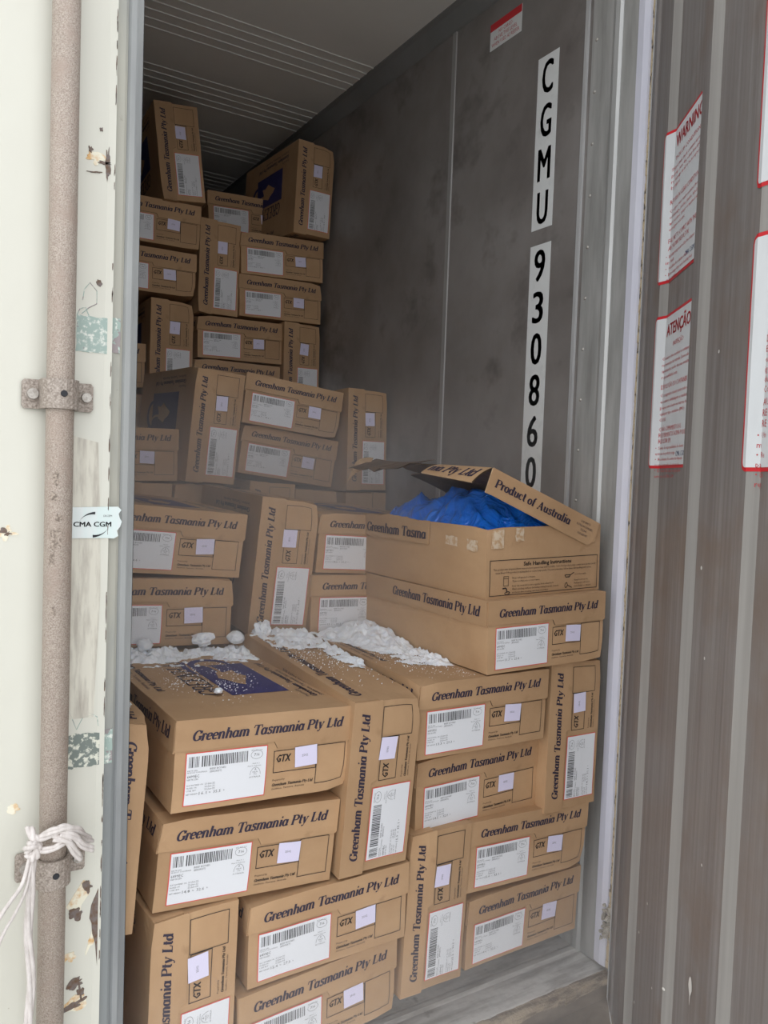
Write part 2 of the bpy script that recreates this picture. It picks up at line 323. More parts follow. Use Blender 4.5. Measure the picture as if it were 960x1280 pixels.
# ---- a hand-drawn bold slanted serif: strokes whose thickness follows their direction
def arc(cx, cy, rx, ry, a0, a1, n=10):
    return [(cx + rx * math.cos(math.radians(a0 + (a1 - a0) * i / n)), cy + ry * math.sin(math.radians(a0 + (a1 - a0) * i / n))) for i in range(n + 1)]
def ln(*p): return list(p)
def foot(x, y=0.0, w=0.2): return ('h', [(x - w, y + 0.03), (x + w, y + 0.03)])
SER = {
 'G': (1.28, [('s', arc(0.66, 0.72, 0.52, 0.68, 45, 330, 16)), ('s', ln((1.06, 0.62), (1.06, 0.1))), ('h', ln((0.8, 0.62), (1.3, 0.62))), ('s', ln((1.06, 1.38), (1.06, 1.0)))]),
 'r': (0.72, [('s', ln((0.22, 0), (0.22, 0.97))), foot(0.22), ('h', ln((0.02, 0.93), (0.22, 0.93))), ('s', arc(0.52, 0.62, 0.3, 0.33, 170, 75, 5)), ('b', (0.62, 0.80, 0.11))]),
 'e': (0.86, [('s', arc(0.44, 0.49, 0.33, 0.46, 5, 318, 14)), ('h', ln((0.14, 0.50), (0.78, 0.54)))]),
 'n': (1.10, [('s', ln((0.22, 0), (0.22, 0.97))), foot(0.22), ('h', ln((0.02, 0.93), (0.22, 0.93))), ('s', arc(0.52, 0.60, 0.28, 0.36, 165, 10, 7) + [(0.82, 0.02)]), foot(0.84, 0, 0.2)]),
 'h': (1.10, [('s', ln((0.22, 0), (0.22, 1.5))), foot(0.22), ('h', ln((0.02, 1.46), (0.22, 1.46))), ('s', arc(0.52, 0.60, 0.28, 0.36, 165, 10, 7) + [(0.82, 0.02)]), foot(0.84, 0, 0.2)]),
 'a': (1.0, [('s', arc(0.40, 0.47, 0.30, 0.46, 40, 320, 12)), ('s', ln((0.74, 0.95), (0.74, 0.16), (0.86, 0.04))), ('h', ln((0.8, 0.04), (1.0, 0.1)))]),
 'm': (1.62, [('s', ln((0.22, 0), (0.22, 0.97))), foot(0.22), ('h', ln((0.02, 0.93), (0.22, 0.93))), ('s', arc(0.50, 0.60, 0.27, 0.36, 165, 10, 7) + [(0.78, 0.02)]), foot(0.78, 0, 0.17), ('s', arc(1.06, 0.60, 0.27, 0.36, 165, 10, 7) + [(1.34, 0.02)]), foot(1.36, 0, 0.2)]),
 'T': (1.30, [('s', ln((0.66, 0), (0.66, 1.42))), foot(0.66, 0, 0.26), ('h', ln((0.08, 1.40), (1.26, 1.40))), ('h', ln((0.10, 1.42), (0.04, 1.02))), ('h', ln((1.24, 1.42), (1.28, 1.02)))]),
 's': (0.80, [('s', [(0.64, 0.78), (0.58, 0.94), (0.38, 0.98), (0.18, 0.86), (0.20, 0.66), (0.42, 0.52), (0.62, 0.38), (0.64, 0.16), (0.44, 0.0), (0.20, 0.04), (0.12, 0.24)]), ('h', ln((0.30, 0.66), (0.56, 0.42)))]),
 'i': (0.56, [('s', ln((0.26, 0), (0.26, 0.97))), foot(0.26), ('h', ln((0.04, 0.93), (0.26, 0.93))), ('b', (0.28, 1.36, 0.15))]),
 'P': (1.22, [('s', ln((0.28, 0), (0.28, 1.42))), foot(0.28, 0, 0.24), ('h', ln((0.04, 1.40), (0.7, 1.40))), ('s', arc(0.66, 1.04, 0.40, 0.35, 88, -88, 9)), ('h', ln((0.3, 0.69), (0.7, 0.69)))]),
 't': (0.66, [('s', [(0.28, 1.36), (0.28, 0.2), (0.40, 0.03), (0.58, 0.12)]), ('h', ln((0.04, 0.94), (0.58, 0.94)))]),
 'y': (1.02, [('s', ln((0.20, 0.95), (0.50, 0.02))), ('h', [(0.86, 0.95), (0.50, 0.02), (0.34, -0.34), (0.14, -0.42)]), ('b', (0.14, -0.34, 0.11)), ('h', ln((0.02, 0.93), (0.40, 0.93))), ('h', ln((0.68, 0.93), (1.0, 0.93)))]),
 'L': (1.12, [('s', ln((0.28, 0), (0.28, 1.42))), ('h', ln((0.04, 1.40), (0.54, 1.40))), ('h', ln((0.04, 0.04), (1.0, 0.04))), ('h', ln((0.96, 0.02), (1.04, 0.44)))]),
 'd': (1.06, [('s', arc(0.42, 0.47, 0.31, 0.46, 40, 320, 12)), ('s', ln((0.78, 1.5), (0.78, 0.03))), ('h', ln((0.56, 1.46), (0.78, 1.46))), ('h', ln((0.78, 0.04), (1.02, 0.08)))]),
 'o': (0.96, [('s', arc(0.46, 0.48, 0.34, 0.46, 0, 360, 14))]),
 'u': (1.08, [('s', [(0.24, 0.95), (0.24, 0.3), (0.36, 0.06), (0.58, 0.06), (0.76, 0.24)]), ('s', ln((0.80, 0.95), (0.80, 0.03))), ('h', ln((0.04, 0.93), (0.24, 0.93))), ('h', ln((0.62, 0.93), (0.8, 0.93))), ('h', ln((0.8, 0.04), (1.02, 0.08)))]),
 'c': (0.84, [('s', arc(0.44, 0.48, 0.33, 0.46, 50, 318, 12)), ('b', (0.64, 0.76, 0.11))]),
 'f': (0.70, [('s', [(0.28, 0.0), (0.28, 1.15), (0.42, 1.44), (0.66, 1.42)]), foot(0.28), ('h', ln((0.06, 0.94), (0.58, 0.94)))]),
 'l': (0.54, [('s', ln((0.26, 0), (0.26, 1.5))), foot(0.26), ('h', ln((0.04, 1.46), (0.26, 1.46)))]),
 'b': (1.0, [('s', ln((0.22, 0.03), (0.22, 1.5))), ('h', ln((0.02, 1.46), (0.22, 1.46))), ('s', arc(0.50, 0.47, 0.31, 0.46, 140, -140, 12))]),
 'p': (1.04, [('s', ln((0.22, -0.42), (0.22, 0.97))), foot(0.22, -0.44), ('h', ln((0.02, 0.93), (0.22, 0.93))), ('s', arc(0.52, 0.47, 0.31, 0.46, 140, -140, 12))]),
 'A': (1.42, [('s', ln((0.72, 1.42), (1.14, 0))), ('h', ln((0.72, 1.42), (0.24, 0))), ('h', ln((0.40, 0.5), (0.98, 0.5))), foot(0.24, 0, 0.2), foot(1.16, 0, 0.24)]),
 'R': (1.34, [('s', ln((0.28, 0), (0.28, 1.42))), foot(0.28, 0, 0.24), ('h', ln((0.04, 1.40), (0.7, 1.40))), ('s', arc(0.66, 1.06, 0.38, 0.33, 88, -88, 9)), ('h', ln((0.3, 0.73), (0.7, 0.73))), ('s', ln((0.74, 0.70), (1.12, 0.03))), foot(1.16, 0, 0.16)]),
 'E': (1.20, [('s', ln((0.28, 0), (0.28, 1.42))), ('h', ln((0.04, 1.40), (1.06, 1.40))), ('h', ln((0.04, 0.04), (1.08, 0.04))), ('h', ln((0.28, 0.74), (0.78, 0.74))), ('h', ln((1.04, 1.42), (1.06, 1.02))), ('h', ln((1.04, 0.02), (1.12, 0.44)))]),
 'N': (1.44, [('h', ln((0.26, 0), (0.26, 1.42))), ('s', ln((0.30, 1.42), (1.12, 0))), ('h', ln((1.14, 0), (1.14, 1.42))), foot(0.26, 0, 0.2), ('h', ln((0.04, 1.40), (0.4, 1.40))), ('h', ln((0.94, 1.40), (1.36, 1.40)))]),
 'H': (1.50, [('s', ln((0.30, 0), (0.30, 1.42))), ('s', ln((1.16, 0), (1.16, 1.42))), ('h', ln((0.3, 0.72), (1.16, 0.72))), foot(0.3, 0, 0.24), foot(1.16, 0, 0.24), foot(0.3, 1.36, 0.24), foot(1.16, 1.36, 0.24)]),
 'M': (1.72, [('h', ln((0.26, 0), (0.26, 1.42))), ('s', ln((0.30, 1.42), (0.84, 0.1))), ('h', ln((0.84, 0.1), (1.38, 1.42))), ('s', ln((1.40, 0), (1.40, 1.42))), foot(0.26, 0, 0.2), foot(1.40, 0, 0.24), ('h', ln((0.04, 1.40), (0.4, 1.40))), ('h', ln((1.3, 1.40), (1.64, 1.40)))]),
 'S': (1.0, [('s', [(0.86, 1.14), (0.78, 1.36), (0.50, 1.42), (0.24, 1.28), (0.22, 1.02), (0.46, 0.80), (0.76, 0.60), (0.84, 0.28), (0.60, 0.02), (0.28, 0.04), (0.12, 0.34)])]),
 ',': (0.4, [('b', (0.18, 0.08, 0.12)), ('h', ln((0.24, 0.05), (0.1, -0.26)))]),
 ' ': (0.50, []),
}
_sc = {}
def serif(txt, shear=0.24, thick=0.37, thin=0.13):
    k = (txt, shear, thick, thin)
    if k in _sc: return _sc[k]
    vs = []; fs = []; x = 0.0
    for ch in txt:
        w, strokes = SER[ch]
        for st in strokes:
            if st[0] == 'b':
                cx, cy, r = st[1]; i = len(vs)
                vs += [(x + cx + r * math.cos(a * math.pi / 4), cy + r * math.sin(a * math.pi / 4)) for a in range(8)]
                fs.append(tuple(range(i, i + 8))); continue
            pts = st[1]; L = len(pts); i = len(vs)
            for j, p in enumerate(pts):
                a = pts[max(j - 1, 0)]; c = pts[min(j + 1, L - 1)]
                tx, ty = c[0] - a[0], c[1] - a[1]; q = math.hypot(tx, ty) or 1
                tx /= q; ty /= q
                wd = (thin if st[0] == 'h' else thin + (thick - thin) * abs(ty) ** 1.4) / 2
                vs += [(x + p[0] - ty * wd, p[1] + tx * wd), (x + p[0] + ty * wd, p[1] - tx * wd)]
            fs += [(i + 2 * j, i + 2 * j + 1, i + 2 * j + 3, i + 2 * j + 2) for j in range(L - 1)]
        x += w
    cap = 1.42
    vs = [((p[0] + shear * p[1]) / cap, p[1] / cap) for p in vs]
    x1 = max(p[0] for p in vs)
    _sc[k] = (vs, fs, x1)
    return _sc[k]

# ================================================================== the container (setting)
XW, XL = 1.53, -0.87          # inner faces of the right and left walls
ZC, ZF, ZS = 1.49, -1.125, -1.22   # ceiling, floor top, sill
YB = 12.3

o = MB(); o.box(-60, 60, -60, 60, -2.75, -2.65, M['ground'])
tag(o.build('ground'), kind='structure')

# floor of T bars and the panels under it
mb = MB(); mb.box(XL, XW, 1.50, YB, -1.30, ZF - 0.012, M['tfloor'])
floor = tag(mb.build('floor'), kind='structure')
tb = MB()
tb.box(-0.018, 0.018, 1.46, YB, ZF - 0.012, ZF, M['tfloor'])
tbm = tb.mesh('floor_bar')
for i in range(52):
    link('floor_bar', tbm, floor, Matrix.Translation((XL + 0.03 + i * 0.0462, 0, 0)))
mb = MB(); mb.prism([(1.335, -1.30), (1.335, ZS - 0.004), (1.342, ZS), (1.425, ZS), (1.432, ZS + 0.006), (1.445, ZS + 0.006), (1.455, ZS + 0.002), (1.50, ZS + 0.004), (1.53, ZF - 0.03), (1.53, -1.30)], 0, XL, XW + 0.02, M['sill'])
sill = tag(mb.build('trim_1'), kind='structure')
# splintered strip along the outer edge of the sill
mb = MB()
n = 170
for i in range(n):
    x0 = XL + (XW - XL) * i / n; x1 = XL + (XW - XL) * (i + 1.3) / n
    a = noise.noise((x0 * 9, 0, 3)); b_ = noise.noise((x0 * 30, 5, 3))
    z1 = ZS - 0.001 + 0.003 * b_; z0 = ZS - 0.026 - 0.010 * a
    y0 = 1.318 + 0.006 * b_
    mb.prism([(y0, z0), (y0 - 0.002, z1 - 0.006), (y0 + 0.006, z1), (1.337, z1 + 0.001), (1.337, z0)], 0, x0, x1, M['splinter'])
mb.build('splintered_edge_strip', sill)
# muddy rear sill member under the doorway
mb = MB()
mb.prism([(1.325, -1.246), (1.325, -1.285), (1.27, -1.305), (1.268, -1.36), (1.30, -1.375), (1.30, -1.44), (1.255, -1.455), (1.255, -1.60), (1.50, -1.60), (1.50, -1.246)], 0, XL - 0.1, XW + 0.12, M['muddy'])
tag(mb.build('trim_2'), kind='structure')

# ceiling with its transverse joints
mb = MB(); mb.box(XL, XW, 1.40, YB, ZC, ZC + 0.09, M['ceil'])
ceiling = tag(mb.build('ceiling'), kind='structure')
jm = MB(); jm.prism([(-0.003, -0.0025), (0.003, -0.0025), (0.005, 0.001), (-0.005, 0.001)], 0, XL + 0.01, XW - 0.04, M['groove']); jme = jm.mesh('ceiling_joint')
y = 1.42
for base in [1.67, 2.12] + [2.575 + 0.451 * k for k in range(20)]:
    for d in (0, 0.05, 0.10, 0.153, 0.204) if base > 2.5 else ():
        if base + d < YB: link('ceiling_joint', jme, ceiling, Matrix.Translation((0, base + d, ZC)))
# cornice between the right wall and the ceiling
mb = MB()
mb.prism([(XW, ZC - 0.055), (XW - 0.006, ZC - 0.052), (XW - 0.034, ZC - 0.010), (XW - 0.050, ZC - 0.004), (XW - 0.050, ZC + 0.002), (XW, ZC + 0.002)], 1, 1.42, YB, M['darktrim'])
tag(mb.build('trim_3'), kind='structure')
mb = MB()
mb.prism([(XL, ZC - 0.055), (XL + 0.034, ZC - 0.010), (XL + 0.05, ZC + 0.002), (XL, ZC + 0.002)], 1, 1.42, YB, M['darktrim'])
tag(mb.build('trim_4'), kind='structure')

# right wall: dark lining panels with joint trims
mb = MB(); mb.box(XW, XW + 0.10, 1.30, YB, -1.30, ZC + 0.09, M['darkwall'])
wr = tag(mb.build('wall_right'), kind='structure')
def jointstrip(y, w=0.018, m='alu'):
    q = MB(); q.prism([(XW + 0.001, y - w / 2), (XW - 0.004, y - w / 2 + 0.002), (XW - 0.004, y + w / 2 - 0.002), (XW + 0.001, y + w / 2)], 2, ZF, ZC - 0.055, M[m])
    return q
M['jtrim'] = mat('grey_joint_trim', (0.36, 0.35, 0.34), 0.4, 0.2)
for y in (2.135, 3.35, 4.56, 5.78, 7.0, 8.2, 9.4, 10.6):
    q = MB(); q.prism([(XW + 0.001, y - 0.011), (XW - 0.004, y - 0.009), (XW - 0.004, y + 0.009), (XW + 0.001, y + 0.011)], 2, ZF, ZC - 0.055, M['jtrim'])
    q.build('joint_trim', wr)
# left wall, back wall, outside shell
mb = MB(); mb.box(XL - 0.10, XL, 1.33, YB, -1.30, ZC + 0.09, M['darkwall'])
tag(mb.build('wall_left'), kind='structure')
mb = MB(); mb.box(XL - 0.1, XW + 0.1, YB, YB + 0.1, -1.30, ZC + 0.09, M['darkwall'])
tag(mb.build('wall_back'), kind='structure')
mb = MB()
mb.box(XL - 0.12, XW + 0.12, 1.26, YB + 0.1, ZC + 0.09, ZC + 0.13, M['outer'])
mb.box(XL - 0.10, XW + 0.10, 1.26, 1.42, ZC, ZC + 0.09, M['outer'])
tag(mb.build('trim_5'), kind='structure')

# the right door post: aluminium plate with rivets, bright bead, grey plate, white gasket, foam
mb = MB(); mb.prism([(XW + 0.001, 1.552), (XW - 0.006, 1.550), (XW - 0.006, 1.540), (XW + 0.001, 1.538)], 2, -1.215, ZC, M['bright'])
post = tag(mb.build('trim_6'), kind='structure')
q = MB(); q.box(XW - 0.004, XW + 0.02, 1.449, 1.524, -1.217, ZC, M['alu']); pl = q.build('post_plate', post)
q = MB()
q.prism([(XW + 0.001, 1.452), (XW - 0.008, 1.450), (XW - 0.012, 1.440), (XW - 0.010, 1.428), (XW - 0.004, 1.422), (XW + 0.001, 1.420)], 2, -1.217, ZC, M['bead'])
q.build('bright_bead', post, smooth=False)
q = MB(); q.box(XW - 0.003, XW + 0.02, 1.366, 1.421, -1.217, ZC, M['alu']); q.build('post_plate', post)
q = MB(); q.cyl((XW - 0.004, 0, 0), (-1, 0, 0), 0.0045, 0.002, M['bolt'], 12, 0.0025); rv = q.mesh('rivet')
for i in range(21):
    link('rivet', rv, post, Matrix.Translation((0, 1.509, 1.27 - 0.1315 * i)))
q = MB(); q.prism([(XW + 0.001, 1.369), (XW - 0.012, 1.366), (XW - 0.016, 1.345), (XW - 0.014, 1.328), (XW + 0.001, 1.323)], 2, -1.205, ZC, M['white_gasket'])
g = q.build('white_gasket', post)
# foam edge, ragged, and the chewed piece at its foot
q = MB(); nz_ = 150
for i in range(nz_):
    z0 = -1.20 + (ZC + 1.2) * i / nz_; z1 = -1.20 + (ZC + 1.2) * (i + 1) / nz_
    d = 0.003 * noise.noise((z0 * 30, 1, 1)) + (0.010 * max(0, noise.noise((z0 * 22, 4, 1)) + 0.3) if z0 < -1.02 else 0)
    q.prism([(XW + 0.001, 1.325), (XW - 0.013 - d, 1.322), (XW - 0.014 - d, 1.304), (XW + 0.001, 1.300)], 2, z0, z1, M['foam'])
q.build('foam_edge', post)
q = MB()
for i in range(26):
    c = Vector((XW - 0.018 + random.uniform(-0.008, 0.003), 1.322 + random.uniform(-0.012, 0.018), -1.085 + random.uniform(-0.06, 0.05)))
    r = random.uniform(0.004, 0.010); q0 = len(q.v)
    q.cyl(c, (random.uniform(-1, 1), random.uniform(-1, 1), random.uniform(-1, 1)), r, r * 1.2, M['tuft'], 6, r * 0.3)
q.build('torn_foam_tuft', post)

# ------------------------------------------------------------------ things stuck on the right wall
def wall_fn(y0, z0, off):          # reads left-to-right towards the doorway
    return lambda u, v: (XW - off, y0 - u, z0 + v)
def strip(name, z_top, chars, pitch, y0=1.731, w=0.082):
    hgt = pitch * len(chars)
    q = MB(); q.box(XW - 0.001, XW + 0.0005, y0 - w, y0, z_top - hgt, z_top, M['wstrip'])
    st = q.build(name, wr)
    f = wall_fn(y0, z_top, 0.0016)
    t = MB()
    for i, ch in enumerate(chars):
        putb(t, ch, f, w * 0.5, -(i + 1) * pitch + pitch * 0.12, pitch * 0.76, M['black'], w * (0.54 if ch != 'M' else 0.62), 0.0022, 'c', 0, 3)
    t.build('number_lettering', st)
    return st
strip('number_strip', 1.181, 'CGMU', 0.119)['label'] = 'white vertical strip with the black letters CGMU'
strip('number_strip', 0.662, '930860', 0.1155)['label'] = 'white vertical strip with the black figures 930860'
q = MB(); q.box(XW - 0.001, XW + 0.0005, 1.811, 1.953, 1.297, 1.375, M['wstrip'])
nc = q.build('cargo_level_sign', wr); nc['label'] = 'small white sign with a red top band reading NO CARGO ABOVE THIS LEVEL'
q = MB(); f = wall_fn(1.953, 1.297, 0.0016)
q.poly([f(0, 0.056), f(0.142, 0.056), f(0.142, 0.078), f(0, 0.078)], M['wred'])
for t_, v_, w_ in (('NO CARGO', 0.040, 0.062), ('ABOVE THIS LEVEL', 0.024, 0.105), ('WHEN USED AS REEFER', 0.008, 0.125)):
    put(q, sans(t_), f, 0.071, v_, 0.011, M['wredt'], width=w_, align='c')
q.build('sign_lettering', nc)

# ================================================================== door_1: left leaf, closed, cream outside
q = MB()
q.prism([(XL - 0.08, 1.2525), (0.268, 1.2525), (0.279, 1.250), (0.279, 1.262), (0.279, 1.335), (XL - 0.08, 1.335)], 2, -1.28, ZC + 0.03, M['cream'])
d1 = tag(q.build('door_1'), kind='structure')
q = MB()
q.prism([(0.279, 1.258), (0.2935, 1.261), (0.2945, 1.266), (0.298, 1.267), (0.298, 1.335), (0.279, 1.335)], 2, -1.28, ZC + 0.03, M['edge_up'])
q.build('edge_profile', d1)
q = MB()
q.prism([(0.298, 1.272), (0.303, 1.268), (0.311, 1.270), (0.3115, 1.288), (0.318, 1.288), (0.3195, 1.296), (0.3285, 1.299), (0.3295, 1.312), (0.324, 1.335), (0.298, 1.335)], 2, -1.28, ZC + 0.03, M['gasket'])
q.build('door_gasket', d1)
q = MB(); q.prism([(0.3285, 1.313), (0.3335, 1.316), (0.332, 1.322), (0.326, 1.324)], 2, -1.28, ZC + 0.03, M['black']); q.build('gasket_lip', d1)
# locking rod and its keepers
q = MB(); q.cyl((0.202, 1.222, -1.5), (0, 0, 1), 0.019, 3.1, M['rod'], 28)
rod = q.build('locking_rod', d1, smooth=True)
def rodspot(zc, ac, rz, ra, seed):
    P = []
    for k in range(22):
        t = 2 * math.pi * k / 22; r = 1 + 0.7 * noise.noise((math.cos(t) * 2 + seed, math.sin(t) * 2, seed))
        a = math.radians(ac + ra * r * math.cos(t)); P.append((0.202 + 0.0193 * math.cos(a), 1.222 + 0.0193 * math.sin(a), zc + rz * r * math.sin(t)))
    c = (0.202 + 0.0193 * math.cos(math.radians(ac)), 1.222 + 0.0193 * math.sin(math.radians(ac)), zc)
    q = MB(); q.faces(P + [c], [(k, (k + 1) % 22, 22) for k in range(22)], M['grime']); q.build('grime_patch', rod)
M['grime'] = mat('dark_grime', (0.16, 0.125, 0.10), 0.7, dark=(0.40, 0.33, 0.27), vscale=(260, 260, 260), thr=(0.42, 0.62))
for z_, a_, rz_, ra_ in ((-0.105, 252, 0.014, 26), (-0.075, 262, 0.005, 14), (-0.045, 240, 0.006, 16), (-0.135, 235, 0.010, 14), (-0.02, 250, 0.009, 12), (-0.21, 246, 0.006, 10)): rodspot(z_, a_, rz_, ra_, z_ * 31)
def bracket(zc, rows, slope=0.0):
    """strap bent over the rod, bolted to the door skin at both ends"""
    hh = 0.021
    inner = [(0.154, 1.250), (0.157, 1.250), (0.178, 1.250)] + [(0.202 + 0.0205 * math.cos(a), 1.222 + 0.0205 * math.sin(a)) for a in [math.radians(180 + 20 * k) for k in range(10)]] + [(0.226, 1.250), (0.249, 1.250), (0.252, 1.250)]
    outer = [(0.154, 1.2445), (0.157, 1.2445), (0.176, 1.2445)] + [(0.202 + 0.0255 * math.cos(a), 1.222 + 0.0255 * math.sin(a)) for a in [math.radians(180 + 20 * k) for k in range(10)]] + [(0.229, 1.2445), (0.249, 1.2445), (0.252, 1.2445)]
    q = MB(); n = len(inner)
    for i in range(n - 1):
        cut0 = 0.004 if i == 0 else 0; cut1 = 0.004 if i == n - 2 else 0
        def R(p, s, c): return (p[0], p[1], s * (hh - c))
        a, b2, c2, d_ = outer[i], outer[i + 1], inner[i + 1], inner[i]
        vs = [R(a, 1, cut0), R(b2, 1, cut1), R(c2, 1, cut1), R(d_, 1, cut0), R(a, -1, cut0), R(b2, -1, cut1), R(c2, -1, cut1), R(d_, -1, cut0)]
        q.faces(vs, [(0, 4, 5, 1), (0, 1, 2, 3), (4, 7, 6, 5), (3, 2, 6, 7)] + ([(0, 3, 7, 4)] if i == 0 else []) + ([(1, 5, 6, 2)] if i == n - 2 else []), M['bracket'])
    b = q.build('rod_bracket', d1, Matrix.Translation((0, 0, zc)))
    for x, r in ((0.168, 0.0085), (0.2415, 0.0078)):
        k = MB(); k.cyl((x, 1.2445, 0), (0, -1, 0), r * 1.25, 0.0018, M['bracket'], 20); k.cyl((x, 1.243, 0), (0, -1, 0), r, 0.006, M['bolt'], 24, r * 0.88)
        k.build('bolt', b)
    k = MB(); k.cyl((0.203, 1.1968, 0), (0, -1, 0), 0.0048, 0.0016, M['black'], 18, 0.004); k.build('centre_plug', b)
bracket(0.101, 1)
bracket(-0.597, 1)
# marks and wear on the door: each with its own ragged outline, lying on the paint
def blob(name, cx, cz, rx, rz, m, seed, rough=0.35, n=30, y=1.2521, rot=0.0, parent=d1, lab=None, pts=None, th=0.0004):
    P = []
    if pts:
        P = pts
    else:
        for k in range(n):
            a = 2 * math.pi * k / n
            r = 1 + rough * noise.noise((math.cos(a) * 1.7 + seed, math.sin(a) * 1.7, seed * 3.1)) * 2 + 0.12 * noise.noise((math.cos(a) * 7 + seed, math.sin(a) * 7, 2))
            x, z = rx * r * math.cos(a), rz * r * math.sin(a)
            P.append((cx + x * math.cos(rot) - z * math.sin(rot), cz + x * math.sin(rot) + z * math.cos(rot)))
    c = (sum(p[0] for p in P) / len(P), sum(p[1] for p in P) / len(P))
    q = MB(); N_ = len(P)
    vs = [(p[0], y - th, p[1]) for p in P] + [(p[0], y + 0.001, p[1]) for p in P]
    q.faces(vs, [tuple(range(N_))] + [(i, N_ + i, N_ + (i + 1) % N_, (i + 1) % N_) for i in range(N_)], m)
    b = q.build(name, parent)
    if lab: b['label'] = lab
    return b
blob('rust_stain', 0.252, 0.4565, 0.015, 0.008, M['rustglow'], 1.3, 0.5)
blob('paint_chip', 0.243, 0.467, 0.0035, 0.005, M['rust'], 2.2, 0.5, y=1.2515)
blob('paint_chip', 0.262, 0.452, 0.009, 0.0022, M['rust'], 3.2, 0.6, y=1.2515)
blob('paint_chip', 0.268, 0.452, 0.0035, 0.028, M['rust'], 5.2, 0.5, y=1.2515)
blob('paint_chip', 0.2505, 0.436, 0.009, 0.0014, M['rust'], 7.7, 0.6, y=1.2515, rot=0.15)
blob('paint_chip', 0.2590, 0.274, 0.0033, 0.0055, M['rust'], 6.1, 0.3, y=1.2515, rot=0.5)
blob('paint_chip', 0.2575, 0.500, 0.002, 0.003, M['rust'], 8.1, 0.5, y=1.2515)
blob('rust_stain', 0.139, -0.1, 0.011, 0.008, M['rustglow'], 9.3, 0.6, y=1.2521)
blob('paint_chip', 0.138, -0.1, 0.006, 0.004, M['rust'], 4.3, 0.8, y=1.2515)
blob('rust_stain', 0.151, -0.508, 0.008, 0.008, M['rustglow'], 11.3, 0.3, y=1.2521)
blob('scuffed_area', 0, 0, 0, 0, M['scuffed'], 1, lab='scuffed and scratched strip of the cream paint', pts=[(0.2215, 0.045), (0.262, 0.036), (0.266, -0.06), (0.269, -0.20), (0.262, -0.385), (0.224, -0.385)])
blob('paint_chip', 0.2335, -0.676, 0.0, 0.0, M['rustglow'], 1, pts=[(0.2275, -0.677), (0.252, -0.640), (0.262, -0.645), (0.262, -0.662), (0.250, -0.678), (0.246, -0.700)])
blob('paint_chip', 0.259, -0.650, 0.0065, 0.0085, M['rust'], 12.1, 0.5, y=1.2514)
blob('paint_chip', 0.2415, -0.690, 0.009, 0.009, M['rust'], 13.4, 0.45, y=1.2514)
blob('paint_chip', 0, 0, 0, 0, M['rust'], 1, y=1.2514, pts=[(0.2765, -0.652), (0.2775, -0.70), (0.2778, -0.785), (0.2745, -0.782), (0.271, -0.745), (0.2665, -0.728), (0.2655, -0.712), (0.262, -0.703), (0.2645, -0.683), (0.2705, -0.668)])
blob('rust_stain', 0.2655, -0.737, 0.0045, 0.018, M['rustglow'], 14.4, 0.4, rot=-0.35)
blob('rust_stain', 0.232, -0.757, 0.009, 0.008, M['rustglow'], 15.4, 0.4)
blob('paint_chip', 0.243, -0.802, 0.0135, 0.007, M['rust'], 16.9, 0.5, y=1.2514, rot=0.5)
blob('rust_stain', 0.242, -0.834, 0.017, 0.010, M['rustglow'], 18.4, 0.4, rot=0.2)
blob('paint_chip', 0.241, -0.835, 0.015, 0.0045, M['rust'], 17.9, 0.7, y=1.2514, rot=0.25)
blob('paint_chip', 0.2505, -0.817, 0.004, 0.009, M['rust'], 21.9, 0.5, y=1.2514, rot=0.1)
for k in range(44):      # cracked paint along the edge of the skin
    z = random.uniform(-0.9, 0.7)
    blob('paint_crack', 0.2778, z, 0.0006, random.uniform(0.003, 0.012), M['rust'], 30 + k, 0.6, 10, y=1.2495)
def ragged(x0, x1, z0, z1, seed, amp=0.0035, n=10):
    P = []
    for a, b_ in (((x0, z0), (x1, z0)), ((x1, z0), (x1, z1)), ((x1, z1), (x0, z1)), ((x0, z1), (x0, z0))):
        for k in range(n):
            t = k / n
            P.append((a[0] + (b_[0] - a[0]) * t + amp * noise.noise((k * 1.7 + a[0] * 90, seed, a[1] * 50)), a[1] + (b_[1] - a[1]) * t + amp * noise.noise((k * 2.3, seed + 9, a[0] * 70))))
    return P
blob('tape_remnant', 0, 0, 0, 0, M['tape_g'], 1, lab='worn pale green square of tape left on the paint', pts=ragged(0.228, 0.276, 0.170, 0.223, 2.0, 0.002), y=1.2522, th=0.0006)
blob('tape_remnant', 0, 0, 0, 0, M['tape_g'], 1, pts=ragged(0.2805, 0.2930, 0.174, 0.227, 3.0, 0.001), y=1.2605, th=0.0022, lab='pale green tape on the door edge profile')
blob('tape_remnant', 0, 0, 0, 0, M['tape_d'], 1, lab='torn dark grey tape with rows of light dots', pts=ragged(0.224, 0.2755, -0.461, -0.410, 5.0, 0.004), y=1.2522, th=0.0006)
blob('tape_remnant', 0, 0, 0, 0, M['tape_g'], 1, pts=ragged(0.2805, 0.2930, -0.464, -0.410, 6.0, 0.001), y=1.2605, th=0.0022, lab='dark green tape on the door edge profile')
q = MB()
for pts in ([(0.236, 0.246), (0.238, 0.262), (0.246, 0.273), (0.256, 0.262), (0.256, 0.243), (0.245, 0.236), (0.235, 0.226)], [(0.240, 0.236), (0.246, 0.222)], [(0.228, 0.222), (0.232, 0.232), (0.239, 0.236)],
            [(0.224, -0.366), (0.232, -0.386), (0.238, -0.402), (0.247, -0.384), (0.262, -0.382)], [(0.256, -0.378), (0.268, -0.386), (0.270, -0.400)]):
    q.tube([(p[0], 1.2523, p[1]) for p in pts], 0.0007, M['tape_g'], 5)
q.build('pen_scribble', d1)
